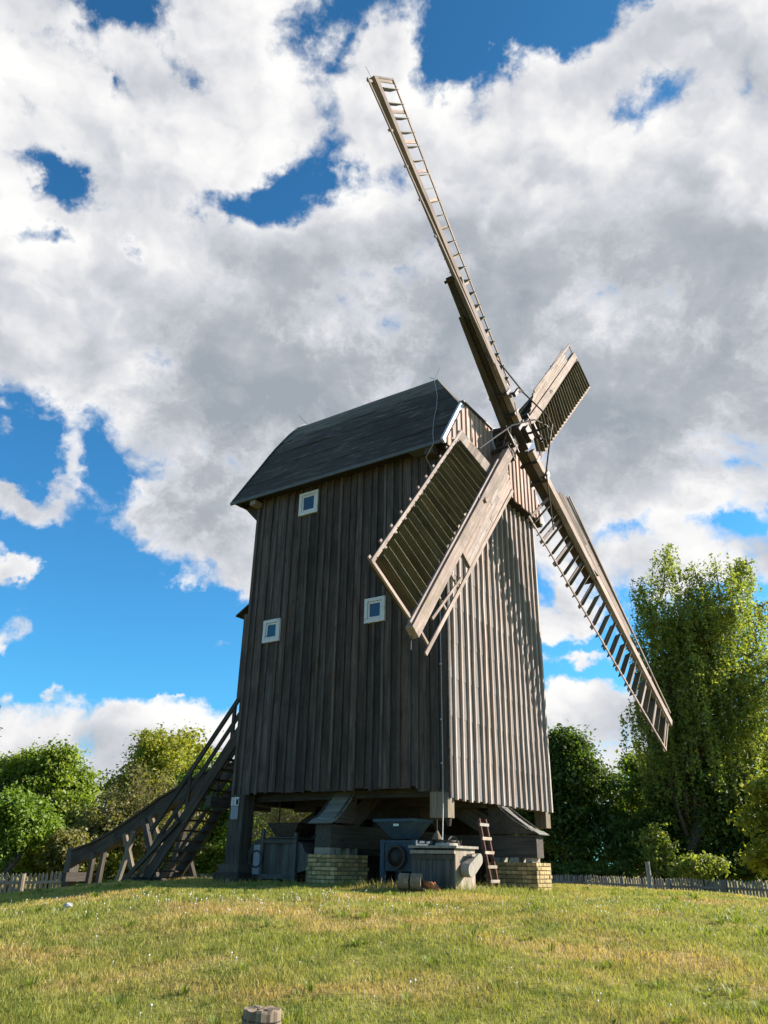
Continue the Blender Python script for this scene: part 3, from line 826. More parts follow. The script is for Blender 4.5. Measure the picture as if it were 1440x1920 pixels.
SAIL_SHAPE = {'up': (1.30, 6, -1, 22), 'll': (2.75, 14.5, 6, 2), 'lr': (1.85, 17, 1, 20), 'ur': (2.25, 12, -2, 26)}
SHUT_OPEN = math.radians(70)
SAILS = [('ur', 0, HB, -1), ('up', 1, HA, 1), ('ll', 2, HB, -1), ('lr', 3, HA, 1)]
for nm, k, root, sgn in SAILS:
    R0, TW, WB = SAIL_SHAPE[nm][0], SAIL_SHAPE[nm][1:3], math.radians(SAIL_SHAPE[nm][3])
    t = ROT + k * math.pi / 2
    T = HC + RS * (math.cos(t) * e1 + math.sin(t) * e2) + HUB_N * OFF * sgn
    x = (T - root).normalized(); LEN = (T - root).length
    tt = x.cross(HUB_N).normalized()
    # lattice lies clockwise of the arm seen from the front
    y = tt
    cw = math.cos(t - math.pi / 2) * e1 + math.sin(t - math.pi / 2) * e2
    if y.dot(cw) < 0:
        y = -y
    z = x.cross(y)
    flip = z.dot(HUB_N) < 0
    if flip:
        z = -z                      # mirrored frame is handled by using explicit points below
    SM = Matrix(((x.x, y.x, z.x, root.x), (x.y, y.y, z.y, root.y), (x.z, y.z, z.z, root.z), (0, 0, 0, 1)))
    sail = empty('sail', mill)
    tag(sail, {'ur': 'sail pointing away to the upper right', 'up': 'tallest sail rising up against the clouds',
               'll': 'near sail crossing the dark side wall', 'lr': 'sail reaching down in front of the birch'}[nm])
    P = lambda r, s, n=0.0: SM @ Vector((r, s, n))
    LT = lambda r, s, n=0.0: SM @ lat(r, s, n)
    NZ, NY, NX = z, y, x

    def LW(r, s, n=0.0):            # wind-board side: own cant, dying out towards the tip
        a = WB * max(0.0, 1 - (r - 1.7) / 7.5)
        return SM @ (Vector((r, s * math.cos(a), -s * math.sin(a))) + Vector((0, math.sin(a), math.cos(a))) * n)
    # stock, backing timber and whip
    plank('stock', P(0.0, -0.02, -0.12), P(4.75, -0.02, -0.09), 0.29, 0.27, 'stock_wood', sail, NY, 0.19, 0.18)
    plank('backing_timber', P(0.35, -0.25, -0.20), P(3.7, -0.21, -0.15), 0.11, 0.18, 'stock_wood', sail, NY, 0.09, 0.13)
    plank('whip', P(0.45, 0.03, 0.13), P(LEN + 0.02, -0.03, 0.04), 0.28, 0.17, 'sail_wood', sail, NY, 0.24, 0.15, wob=0.004, seg=8)
    plank('whip_strip', P(2.3, 0.19, 0.10), P(LEN - 0.05, 0.12, 0.05), 0.06, 0.05, 'sail_wood', sail, NY)
    for r in (0.75, 1.35):
        MB().box(-0.035, 0.035, -0.24, 0.22, -0.30, 0.225).build('clamp', 'iron', sail, SM @ Matrix.Translation((r, 0, 0)))
    MB().box(-0.04, 0.04, -0.15, 0.16, -0.24, 0.135).build('clamp', 'iron', sail, SM @ Matrix.Translation((4.66, 0, 0)))
    MB().prism([P(4.35, -0.04, 0.165), P(4.62, -0.04, 0.165), P(4.62, -0.04, 0.225)], NY * 0.08).build('wedge', 'sail_wood', sail)
    # rungs with pegs beyond the outer rail
    for i in range(N_RUNG):
        r = R0 + 0.02 + (R1 - R0 - 0.04) * i / (N_RUNG - 1)
        plank('rung', LT(r, -0.02, 0.02), LT(r, LATW + 0.10, 0.02), 0.085, 0.035, 'sail_wood', sail, NX)
    plank('outer_rail', LT(R0 - 0.06, LATW, 0.055), LT(R1 + 0.06, LATW, 0.055), 0.075, 0.03, 'sail_wood', sail, NY, wob=0.004, seg=6)
    plank('end_rail', LT(R1 + 0.03, 0.0, 0.05), LT(R1 + 0.03, LATW, 0.05), 0.05, 0.03, 'sail_wood', sail, NX)
    rs = R0
    if nm == 'll':                  # fixed short boards at the inner end of this sail
        rs = R0 + 0.50
        for i in range(12):
            sc = 0.17 + (LATW - 0.12) * (i + 0.5) / 12
            plank('heel_board', LT(R0 - 0.08, sc, 0.06), LT(rs - 0.02, sc, 0.06), 0.097, 0.02, 'sail_wood', sail, LT(R0, 1) - LT(R0, 0), wob=0.001)
    # shutters, partly open
    nsh = N_SHUT - (2 if nm == 'll' else 0)
    pit = (R1 - rs - 0.08) / nsh
    for i in range(nsh):
        r = rs + 0.04 + pit * (i + 0.5)
        a = lat(r, 0.20, 0.0); b2 = lat(r, LATW - 0.06, 0.0); nn = (lat(r, 0.5, 1) - lat(r, 0.5, 0))
        op = SHUT_OPEN + random.uniform(-0.05, 0.05) + (0.0 if nm in ('ll', 'ur') else 0.09)
        wd = Vector((math.cos(op), 0, 0)) + nn * (-math.sin(op))
        A, Bp = SM @ a, SM @ b2; wdir = (SM.to_3x3() @ wd)
        plank('shutter', A, Bp, pit * (1.0 if nm in ('ll', 'ur') else 0.64), 0.02, 'shutter_wood', sail, wdir, wob=0.0)
        lip = wdir.normalized() * (-pit * (0.5 if nm in ('ll', 'ur') else 0.32) - 0.006)
        plank('shutter_lit_edge', A + lip, Bp + lip, 0.010, 0.012, 'lit_edge_wood', sail, wdir)  # added pale strip imitates sun caught along the shutter's edge
    # wind boards on the leading side, canted like the lattice
    wlen = {'ll': 6.75, 'ur': 8.3, 'up': 5.2, 'lr': 6.9}[nm]
    for i in range(5):
        s0 = -0.17 - 0.105 * i
        ra = 1.75 + 0.12 * i
        cut = random.uniform(3.2, 4.6)
        plank('wind_board', LW(ra, s0, 0.07), LW(cut - 0.01, s0, 0.07), 0.101, 0.022, 'sail_wood', sail, LW(3.0, 1) - LW(3.0, 0), wob=0.0015, seg=3)
        plank('wind_board', LW(cut + 0.01, s0, 0.07), LW(wlen, s0, 0.07), 0.101, 0.022, 'sail_wood', sail, LW(5.4, 1) - LW(5.4, 0), wob=0.0015, seg=4)
    plank('lead_rail', LW(2.3, -0.70, 0.09), LW(LEN - 0.02, -0.50, 0.05), 0.085, 0.035, 'sail_wood', sail, NY, 0.075, 0.03, wob=0.004, seg=6)
    for r in (2.4, 3.6, 4.8, 5.8, 6.75, 7.6, 8.5, 9.70):
        plank('lead_rung', LW(r, 0.0, 0.03), LW(r, -0.62 if r < 6 else -0.53, 0.03), 0.06, 0.035, 'sail_wood', sail, NX)
    if nm == 'll':
        plank('loose_batten', P(7.5, -0.40, 0.14), P(9.3, -0.22, 0.12), 0.05, 0.03, 'sail_wood', sail, NY)
    # bell crank and rods of the shutter gear near the hub
    for (ra, sa, na, rb, sb, nb2) in ((1.25, 0.14, 0.2, 1.10, 0.62, 0.42), (1.25, 0.14, -0.02, 1.10, 0.62, 0.36), (1.10, 0.62, 0.38, 0.30, 0.34, 0.85), (1.10, 0.60, 0.40, 2.6, 0.72, -0.1), (1.25, -0.1, 0.25, 1.2, 0.16, 0.23)):
        MB().tube([P(ra, sa, na), P(rb, sb, nb2)], 0.022, 6).build('crank_rod', 'iron', sail)
    MB().tube([P(0.30, 0.34, 0.85), SM @ Vector((0, 0, 1.0))], 0.02, 6).build('spider_arm', 'iron', sail)
    MB().box(-0.05, 0.05, -0.30, 0.30, -0.04, 0.04).build('crank_bracket', 'iron', sail, SM @ Matrix.Translation((1.18, 0.36, 0.30)))
    if nm in ('up', 'll'):
        MB().tube([P(LEN - 0.05, -0.05, 0.0), P(LEN + 0.28, -0.2, 0.02)], 0.005, 5).build('tip_wire', 'iron', sail)
    for ro in sail.children:
        if ro.matrix_basis.determinant() < 0:
            pass

# ------------------------------------------------------------------ stairs and tail pole at the back
stair = empty('staircase', mill)
SB = (9.8, 1.10); ST = (6.2, 5.53)     # (y, z) of the stringer foot and head


def st(k, x, dz=0.0):
    return (x, SB[0] + (ST[0] - SB[0]) * k, SB[1] + (ST[1] - SB[1]) * k + dz)


for x0 in (0.80, 1.85):
    plank('stringer', st(-0.02, x0), st(0.98, x0), 0.30, 0.07, 'stair_wood', stair, (0, 1, 1), wob=0.004, seg=4)
for i in range(17):
    k = (i + 0.7) / 17.5
    y, z = st(k, 0)[1:]
    MB().box(-0.50, 0.50, -0.13, 0.13, -0.02, 0.02).build('tread', 'stair_wood', stair, Matrix.Translation((1.325, y, z)))
for x0 in (0.80, 1.85):
    plank('hand_rail', st(-0.02, x0, 1.25 if x0 < 1 else 1.2), st(1.0, x0, 1.02), 0.13, 0.05, 'stair_wood', stair, (0, 1, 1), wob=0.004, seg=4)
    plank('mid_rail', st(-0.02, x0 + 0.03, 0.72), st(1.0, x0 + 0.03, 0.56), 0.12, 0.04, 'stair_wood', stair, (0, 1, 1), wob=0.004, seg=4)
    for k in (0.34, 0.74):
        plank('baluster', st(k, x0 + 0.02, -0.1), st(k, x0 + 0.02, 1.14), 0.10, 0.06, 'stair_wood', stair, (0, 1, 0))
for (k0, x0) in ((0.02, 0.74), (0.06, 1.95)):
    plank('stay', (x0, SB[0] + 0.9, GROUND - 0.1), st(0.30, x0, 0.1), 0.12, 0.09, 'stair_wood', stair, (0, 1, 0))
plank('foot_sill', (0.3, SB[0] + 0.02, 1.05), (2.5, SB[0] + 0.02, 1.05), 0.16, 0.16, 'beam_wood', stair)
plank('cross_beam', (0.10, 7.05, 2.93), (2.4, 7.05, 2.93), 0.26, 0.18, 'beam_wood', stair)

tail = empty('tail_pole', mill)
TP = [(2.70, 5.9, 4.05), (2.70, 8.2, 4.05), (2.70, 9.95, 3.72), (2.70, 11.8, 3.0), (2.7, 13.6, 2.15), (2.7, 14.6, 1.78), (2.70, 15.6, 1.55)]
for i in range(len(TP) - 1):
    plank('pole_length', TP[i], TP[i + 1], 0.38, 0.32, 'stair_wood', tail, (0, 0, 1), wob=0.003)
    plank('pole_cap', (2.7, TP[i][1], TP[i][2] + 0.23), (2.7, TP[i + 1][1] + 0.04, TP[i + 1][2] + 0.23), 0.06, 0.44, 'stair_wood', tail, (0, 0, 1))
for (y0, z1) in ((14.5, 1.72), (14.0, 1.85)):
    wx, wy = MILLMX.to_3x3()[0][0], 0
    plank('pole_leg', (2.48, y0, 0.25), (2.52, y0 - 0.05, z1), 0.16, 0.12, 'stair_wood', tail, (0, 1, 0))
for (ya, yb, za, zb2, x0) in ((11.0, 12.5, 2.35, 0.45, 2.42), (12.3, 11.1, 2.7, 0.5, 2.55), (10.0, 10.9, 3.3, 0.6, 2.42), (11.3, 10.0, 3.0, 0.7, 2.9)):
    plank('trestle_brace', (x0, yb, zb2), (x0, ya, za), 0.17, 0.12, 'beam_wood', tail, (0, 1, 0), wob=0.004)
for (ya, za, yb, zb2) in ((12.35, 2.34, 12.85, 0.75), (12.78, 2.26, 11.9, 0.75), (11.7, 2.75, 10.9, 1.7)):
    plank('trestle_brace', (2.28, yb, zb2), (2.28, ya, za), 0.15, 0.10, 'drum_wood', tail, (0, 1, 0), wob=0.004)
plank('trestle_sill', (1.2, 11.0, 0.92), (3.4, 11.0, 0.92), 0.18, 0.2, 'beam_wood', tail)
plank('capstan_post', (2.72, 15.75, 0.05), (2.72, 15.75, 1.86), 0.36, 0.36, 'beam_wood', tail, (1, 0, 0), 0.30, 0.30, wob=0.01, seg=3)
plank('capstan_drum', (2.2, 15.35, 1.0), (3.2, 15.35, 1.0), 0.26, 0.26, 'stair_wood', tail)

# rear post with notice plates, on a block base
rp = empty('stair_post', mill, Matrix.Translation((0.16, 5.92, 0)))
plank('shaft', (0, 0, 1.50), (0, 0, 3.05), 0.44, 0.40, 'stair_wood', rp, (0, 1, 0), wob=0.006, seg=3)
MB().box(-0.30, 0.30, -0.32, 0.32, 1.32, 1.50).build('block', 'beam_wood', rp)
MB().box(-0.36, 0.36, -0.40, 0.40, 0.95, 1.318).build('block', 'stair_wood', rp)
notice = MB().box(-0.255, -0.245, -0.15, 0.10, 2.80, 2.99).build('notice_plate', 'plate', rp, Matrix.Translation((0.03, 0.06, 0)))
for i in range(5):
    MB().box(-0.259, -0.2555, -0.02, 0.08 - (0.03 if i in (2, 4) else 0), 2.955 - i * 0.035, 2.967 - i * 0.035).build('text_line', 'ink', rp, Matrix.Translation((0.03, 0.06, 0)))
MB().prism([(-0.259, -0.14, 2.82), (-0.259, -0.06, 2.82), (-0.259, -0.06, 2.97), (-0.259, -0.10, 2.93), (-0.259, -0.14, 2.97)], (0.0035, 0, 0)).build('text_mark', 'ink', rp, Matrix.Translation((0.03, 0.06, 0)))
MB().box(-0.25, -0.24, -0.145, 0.095, 2.49, 2.785).build('grey_plate', 'greyplate', rp, Matrix.Translation((0.03, 0.06, 0)))
MB().tube([(0.75, 5.2, 1.2), (0.75, 5.2, 3.0)], 0.018, 6).build('chain', 'iron', mill)

# ------------------------------------------------------------------ trestle and post under the mill
tr = empty('trestle', None, MILLMX)
tag(tr, 'heavy timber trestle with sloping braces carrying the mill', 'trestle')
plank('crosstree', (2.64, -0.81, 1.975), (2.64, 6.6, 1.975), 0.46, 0.36, 'beam_wood', tr, (0, 0, 1), wob=0.004, seg=3)
plank('crosstree', (-0.21, 3.07, 2.11), (5.6, 3.07, 2.11), 0.47, 0.43, 'beam_wood', tr, (0, 0, 1), wob=0.004, seg=3)
plank('post', (2.66, 3.07, 1.85), (2.66, 3.07, 5.5), 0.75, 0.75, 'stair_wood', tr, (1, 0, 0))
MB().box(2.0, 3.3, 1.9, 4.3, 2.55, 2.83).build('saddle', 'stair_wood', tr)
for (p0, p1) in (((2.66, 0.05, 2.2), (2.66, 2.6, 3.6)), ((2.66, 6.2, 2.2), (2.66, 3.5, 3.6)), ((0.5, 3.07, 2.3), (2.3, 3.07, 3.6)), ((5.0, 3.07, 2.3), (3.0, 3.07, 3.6))):
    plank('quarter_bar', p0, p1, 0.42, 0.34, 'beam_wood', tr, (0, 0, 1))
scr = empty('light_block_screen', tr)  # added screens that cut back light to darken the space under the mill
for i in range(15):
    MB().box(0, 0.235, 0, 0.03, 0.95, 2.9 + random.uniform(-.08, .05)).build('plank', 'light_block_z', scr, Matrix.Translation((1.35 + i * 0.245, 4.55, 0)))
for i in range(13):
    MB().box(0, 0.03, 0, 0.235, 0.95, 2.9 + random.uniform(-.08, .05)).build('plank', 'light_block_z', scr, Matrix.Translation((4.95, 1.40 + i * 0.245, 0)))
# boarded little roofs over the feet of the quarter bars
def foot_roof(origin, out, across, n=9, width=0.62, rise=0.075, run=0.075, z0=2.36):
    out = Vector(out); ac = Vector(across); o = Vector(origin)
    c = empty('foot_roof', tr)
    for i in range(n):
        p = o - out * (run * i) + Vector((0, 0, z0 + rise * i * (0.6 + 0.07 * i)))
        plank('shingle_board', p - ac * width / 2, p + ac * width / 2, 0.155, 0.02, 'shingle', c, out * 1.0 + Vector((0, 0, -0.55 - 0.05 * i)), wob=0.004)
    lo, hi = o + Vector((0, 0, z0 - 0.02)), o - out * (run * n) + Vector((0, 0, z0 - 0.02))
    top = Vector((0, 0, rise * n * (0.6 + 0.07 * n) - 0.03))
    for sg in (-1, 1):
        q = ac * (sg * (width / 2 - 0.04))
        MB().prism([lo + q, hi + q, hi + q + top], ac * 0.03 * -sg).build('side_board', 'beam_wood', c)


MAT['shingle'] = wood('grey_shingle_boards', (0.12, 0.12, 0.105), (0.20, 0.20, 0.175), (0.30, 0.29, 0.25), 'x', 0.4, moss=(0.16, 0.17, 0.10))
foot_roof((2.64, -0.86, 0), (0, -1, 0), (1, 0, 0), 9, 0.58, 0.075, 0.13, 2.25)
foot_roof((-0.27, 3.07, 0), (-1, 0, 0), (0, 1, 0), 9, 0.66, 0.075, 0.10, 2.40)

# ------------------------------------------------------------------ brick piers
def pier(corner, dx, dy, zt, label, courses=9):
    """corner = least x, least y in the mill frame; every brick its own piece"""
    root = empty('brick_pier', None, MILLMX @ Matrix.Translation((corner[0], corner[1], 0)))
    tag(root, label, 'brick pier', 'brick piers under the trestle')
    MB().box(0.012, dx - 0.012, 0.012, dy - 0.012, zt - courses * 0.083, zt - 0.004).build('mortar_core', 'mortar', root)
    bm_s = bevel_box(0.232, 0.115, 0.066); bm_h = bevel_box(0.110, 0.115, 0.066)
    for c in range(courses):
        z = zt - 0.037 - c * 0.083
        head = c % 2 == 0
        for face in ('x', 'y'):          # x: the face at local x=0 running along y; y: the face at local y=0 running along x
            run = dy if face == 'x' else dx
            step = 0.122 if head else 0.244
            pos = 0.0 if face == 'x' else 0.0
            start = 0.06 if head else (0.12 if c % 4 == 1 else 0.06)
            k = 0; p = start
            while p < run - 0.02:
                me = bm_h if head or run - p < 0.1 or p < 0.1 else bm_s
                jit = random.uniform(-0.004, 0.004)
                if face == 'x':
                    mx = Matrix.Translation((0.052 + jit, p, z + random.uniform(-.002, .002))) @ Matrix.Rotation(math.pi / 2 + random.uniform(-.02, .02), 4, 'Z')
                else:
                    mx = Matrix.Translation((p, 0.052 + jit, z + random.uniform(-.002, .002))) @ Matrix.Rotation(random.uniform(-.02, .02), 4, 'Z')
                    if p < 0.115:
                        p += step if not (not head and p < 0.1) else 0.18
                        continue
                link('brick', me, 'brick', root, mx)
                p += step if not (not head and p < 0.1) else 0.18
    return root


def bevel_box(lx, ly, lz, b=0.009):
    m = MB(); x, y, z = lx / 2, ly / 2, lz / 2
    rings = [(-z, b), (-z + b, 0), (z - b, 0), (z, b)]
    for zz, i in rings:
        m.v += [(-x + i, -y + i, zz), (x - i, -y + i, zz), (x - i, y - i, zz), (-x + i, y - i, zz)]
    m.f.append((3, 2, 1, 0)); m.f.append((12, 13, 14, 15))
    for r in range(3):
        for j in range(4):
            m.f.append((4 * r + j, 4 * r + (j + 1) % 4, 4 * r + 4 + (j + 1) % 4, 4 * r + 4 + j))
    me = m.mesh('brick'); me.materials.append(MAT['brick'])
    return me


pier((2.28, -0.87), 0.80, 1.25, 1.645, 'sunlit yellow brick pier below the right end of the trestle', 8)
pier((-0.385, 2.58), 1.25, 0.80, 1.735, 'shaded brick pier below the left end of the trestle, beside the wooden machine', 9)
pier((2.2, 5.75), 0.85, 0.9, 1.70, 'far brick pier in deep shade behind the mill post', 8)
# packing blocks between piers and beams
for (x0, x1, y0, y1, z0, z1) in ((2.42, 2.86, -0.70, -0.55, 1.650, 1.742), (2.42, 2.86, -0.38, -0.18, 1.650, 1.742), (2.42, 2.86, 0.10, 0.26, 1.650, 1.742),
                                 (-0.22, 0.18, 2.86, 3.28, 1.740, 1.872), (0.42, 0.52, 2.86, 3.28, 1.740, 1.872), (0.74, 0.82, 2.86, 3.28, 1.740, 1.872)):
    MB().box(x0, x1, y0, y1, z0, z1).build('packing_block', 'pale_beam', tr)

# ------------------------------------------------------------------ machines and tools stored beneath
def mill_thing(name, label, cat, x, y, rot=0.0, z=GROUND):
    o = empty(name, None, MILLMX @ Matrix.Translation((x, y, z)) @ Matrix.Rotation(rot, 4, 'Z'))
    return tag(o, label, cat)


# pale wooden cabinet with a wheel guard (local x along the mill front, y to the back; near corner at the origin)
cab = mill_thing('wooden_cabinet', 'pale plank cabinet with a rounded wheel guard on its sunlit side', 'cabinet', -0.52, -0.42)
CW, CD, CH = 0.80, 1.0, 0.80
MB().box(0.03, CW - 0.03, 0.03, CD - 0.03, 0.0, CH).build('inner_box', 'core', cab)
for i in range(5):
    MB().box(0, CW / 5 - 0.006, 0, 0.03, -0.02, CH + random.uniform(-.01, .005)).build('end_plank', 'pale_beam', cab, Matrix.Translation((i * CW / 5, 0, 0)))
for i in range(6):
    MB().box(0, 0.028, 0.03, CD / 6 - 0.003 + 0.02, 0, CH - 0.03).build('side_plank', 'beam_z', cab, Matrix.Translation((0.001, i * (CD - 0.03) / 6, 0))) if False else None
MAT['beam_z'] = wood('grey_side_planks', (0.055, 0.052, 0.045), (0.095, 0.09, 0.079), (0.15, 0.14, 0.125), 'z', 0.4)
for i in range(6):
    wd = (CD - 0.035) / 6
    MB().box(0, 0.028, 0, wd - 0.006, 0, CH - 0.03).build('side_plank', 'beam_z', cab, Matrix.Translation((0.001, 0.032 + i * wd, 0)))
MB().box(-0.03, 0.0, 0.05, CD - 0.02, 0.60, 0.68).build('rail', 'beam_z', cab)
MB().box(-0.025, 0.0, 0.12, 0.2, 0.06, 0.598).build('rail', 'beam_z', cab)
MB().box(-0.025, 0.0, 0.78, 0.86, 0.06, 0.598).build('rail', 'beam_z', cab)
MB().box(-0.07, CW + 0.05, -0.06, CD + 0.03, CH, CH + 0.045).build('top', 'pale_beam', cab)
MB().box(-0.05, 0.0, 0.0, CD, CH - 0.10, CH - 0.04).build('ledge', 'pale_beam', cab)
MB().tube([(0.45, 0.45, CH + 0.046), (0.45, 0.45, CH + 0.10)], [0.24, 0.22], 20).build('round_cover', 'pale_beam', cab)
MB().ring((0.45, 0.45, CH + 0.14), (0, 0, 1), 0.20, 0.12, 0.03, 20).build('hoop', 'iron', cab)
guard = MB()
gp = []
for i in range(9):
    a = math.radians(-90 + i * 22.5 + 0)
    gp.append((0.40 + 0.15 * math.cos(a + 0.9) * 1.0 + 0.10, 0, 0.62 + 0.15 * math.sin(a + 0.9) + 0.08))
poly = []
for i in range(9):
    a = math.radians(-62 + i * 22.5); poly.append((0.62 + 0.12 * math.cos(a), -0.03, 0.61 + 0.11 * math.sin(a)))
for i in range(9):
    a = math.radians(118 + i * 22.5); poly.append((0.26 + 0.15 * math.cos(a), -0.03, 0.42 + 0.13 * math.sin(a)))
guard.prism([(x * 0.95 + 0.02, -0.032, z) for x, _, z in poly], (0, -0.16, 0))
guard.build('wheel_guard', 'pale_beam', cab)
MB().prism([(x * 0.95 + 0.02, -0.193, z) for x, _, z in poly], (0, -0.02, 0)).build('guard_face', 'pale_beam', cab)
MB().box(0.36, 0.60, -0.17, -0.04, 0.66, 0.70).build('guard_block', 'pale_beam', cab)

# wooden pulley drum with a rusty hub, lying in the grass
drum = mill_thing('pulley_drum', 'small wooden drum with orange rusted hub lying before the cabinet', 'drum', -0.95, 0.10, 0.35, GROUND + 0.20)
for i, y0 in enumerate((-0.02, 0.215)):
    MB().tube([(0, y0, 0), (0, y0 + 0.20, 0)], 0.15, 20).build('roller', 'drum_wood', drum)
MB().tube([(0, -0.03, 0), (0, 0.44, 0)], 0.05, 10).build('axle', 'iron', drum)
for i in range(5):
    a = i * 1.25
    MB().tube([(0.05 * math.cos(a), -0.05 - 0.045 * i, -0.02), (0.03, -0.13 - 0.05 * i, -0.05 - 0.025 * i), (0.02 + 0.03 * math.sin(a), -0.16 - 0.05 * i, -0.10 - 0.02 * i)], [0.05, 0.06, 0.03], 7).build('rusty_bracket', 'rust', drum, smooth=True)

# faded blue grinder with a hopper
blue = mill_thing('blue_grinder', 'faded blue grain grinder with a flared hopper under the mill', 'grinder', 0.55, 1.15)
for (x0, y0) in ((0, 0), (0, 0.82), (0.62, 0), (0.62, 0.82)):
    plank('leg', (x0, y0, 0.0), (x0, y0, 0.98), 0.10, 0.10, 'blue', blue, (1, 0, 0))
MB().box(-0.02, 0.02, 0.05, 0.77, 0.36, 0.92).build('front_panel', 'blue', blue)
MB().box(0.05, 0.57, -0.02, 0.02, 0.36, 0.92).build('front_panel', 'blue', blue)
MB().box(-0.04, 0.66, -0.04, 0.86, 0.92, 0.97).build('table', 'blue', blue)
MB().tube([(-0.021, 0.41, 0.64), (-0.09, 0.41, 0.64), (-0.16, 0.41, 0.64)], [0.21, 0.19, 0.09], 18).build('bearing', 'iron', blue)
MB().ring((-0.12, 0.41, 0.64), (1, 0, 0), 0.24, 0.19, 0.05, 20).build('flywheel', 'iron', blue)
MB().box(-0.1, 0.7, -0.12, 0.95, -0.05, 0.16).build('plinth', 'beam_wood', blue)
hp = MB(); hp.v = [(0.1, 0.2, 1.0), (0.45, 0.2, 1.0), (0.45, 0.65, 1.0), (0.1, 0.65, 1.0), (-0.15, -0.06, 1.36), (0.62, -0.06, 1.36), (0.62, 0.98, 1.36), (-0.15, 0.98, 1.36)]
hp.f = [(3, 2, 1, 0), (0, 1, 5, 4), (1, 2, 6, 5), (2, 3, 7, 6), (3, 0, 4, 7)]
hp.build('hopper', 'blue', blue)
m = MB(); m.box(-0.17, 0.64, -0.08, -0.04, 1.34, 1.40).box(-0.17, 0.64, 0.96, 1.0, 1.34, 1.40).box(-0.172, -0.13, -0.04, 0.96, 1.34, 1.40).box(0.60, 0.642, -0.04, 0.96, 1.34, 1.40)
m.build('hopper_rim', 'blue', blue)
MB().box(-0.255, -0.2475, 0.34, 0.48, 1.25, 1.30).build('maker_plate', 'plate', blue, Matrix.Translation((0.12, 0, 0)))
MB().tube([(-0.35, -0.28, -0.02), (-0.35, -0.28, 0.45)], 0.015, 6).build('pipe', 'wire', blue)

# wooden winnowing machine between post and pier
win = mill_thing('winnowing_machine', 'dark wooden winnowing machine with curved drum end behind the rear post', 'machine', 0.25, 3.95)
MB().box(0.06, 0.72, 0.30, 1.25, 0.22, 0.98).build('body', 'core', win)
for i in range(5):
    MB().box(0, 0.03, 0, 0.185, 0.20, 0.98).build('side_plank', 'beam_z', win, Matrix.Translation((0.03, 0.30 + i * 0.19, 0)))
for (y0, tt2) in ((0.26, 1.12), (1.28, 1.20)):
    for x0 in (0.0, 0.72):
        plank('leg', (x0, y0, -0.05), (x0, y0, tt2), 0.08, 0.07, 'beam_z', win, (0, 1, 0))
plank('rail', (0.0, 0.24, 0.94), (0.0, 1.3, 0.94), 0.09, 0.05, 'beam_z', win)
plank('rail', (0.0, 0.24, 0.18), (0.0, 1.3, 0.18), 0.09, 0.05, 'beam_z', win)
dm = [(0.03, 1.32 + 0.46 * math.sin(math.radians(a)), 0.55 + 0.46 * math.cos(math.radians(a))) for a in range(0, 181, 15)]
MB().prism(dm, (0.70, 0, 0)).build('fan_drum', 'beam_z', win)
MB().ring((-0.02, 1.42, 0.55), (1, 0, 0), 0.20, 0.16, 0.05, 18).build('fan_wheel', 'iron', win)
MB().box(-0.035, 0.0, 1.30, 1.52, 0.22, 0.86).build('fan_cover', 'greyplate', win)
MB().box(-0.05, 0.8, 0.20, 1.10, 1.0, 1.03).build('lid', 'beam_z', win)
MB().hexa([(0.05, 0.4, 1.04), (0.7, 0.4, 1.04), (0.7, 0.95, 1.04), (0.05, 0.95, 1.04), (-0.08, 0.15, 1.34), (0.8, 0.15, 1.34), (0.8, 1.1, 1.34), (-0.08, 1.1, 1.34)]).build('feed_hopper', 'stair_wood', win)
MB().prism([(0.04, -0.10, 0.35), (0.04, 0.30, 0.25), (0.04, 0.30, 0.95), (0.04, 0.12, 0.90), (0.04, 0.02, 0.72), (0.04, -0.10, 0.66)], (0.66, 0, 0)).build('chute', 'beam_z', win)

# red-brown ladder leaning against the trestle
lad = mill_thing('ladder', 'narrow red-brown wooden ladder leaning against the right trestle brace', 'ladder', 1.30, -0.15)
for x0 in (0, 0.30):
    plank('rail', (x0 + 0.06, -0.10, -0.03), (x0 - 0.10, 0.10, 1.42), 0.07, 0.04, 'red_wood', lad, (0, 1, 0))
for i in range(5):
    k = 0.16 + i * 0.19
    plank('rung', (-0.03, -0.30 + 0.72 * k - 0.02, 1.45 * k - 0.03), (0.36, -0.30 + 0.72 * k - 0.02, 1.45 * k - 0.03), 0.06, 0.03, 'pale_x', lad) if False else None
for i in range(5):
    k = 0.16 + i * 0.19
    plank('rung', (0.0 - 0.16 * k, -0.13 + 0.2 * k, 1.45 * k - 0.03), (0.42 - 0.16 * k, -0.13 + 0.2 * k, 1.45 * k - 0.03), 0.06, 0.03, 'pale_x', lad)

# dark iron gear leaning in the shade
gear = mill_thing('iron_gear', 'rusty iron gear and crank resting behind the cabinet', 'gear', 0.75, 0.35)
MB().ring((0, 0, 0.85), (0.2, 1, 0), 0.22, 0.17, 0.06, 20).build('rim', 'iron', gear)
for i in range(4):
    a = i * math.pi / 4; d = Vector((math.cos(a), 0, math.sin(a)))
    MB().tube([Vector((0, 0, 0.85)) - d * 0.19, Vector((0, 0, 0.85)) + d * 0.19], 0.018, 6).build('spoke', 'iron', gear)
plank('stand', (0, 0.02, -0.03), (0, 0.02, 0.85), 0.08, 0.08, 'beam_wood', gear, (1, 0, 0))
MB().tube([(0, 0, 0.85), (0.25, -0.05, 0.85), (0.28, -0.05, 1.05)], 0.018, 6).build('crank', 'iron', gear)

# funnel lamp hanging under the corner post
lampo = mill_thing('funnel', 'small pale metal funnel hanging below the corner post', 'funnel', 0.28, 0.45, 0, 0)
MB().tube([(0, 0, 2.44), (0, 0, 2.22)], 0.012, 6).build('hanger', 'iron', lampo)
MB().tube([(0, 0, 2.22), (0, 0, 2.05)], [0.02, 0.12], 12).build('cone', 'drum_wood', lampo)

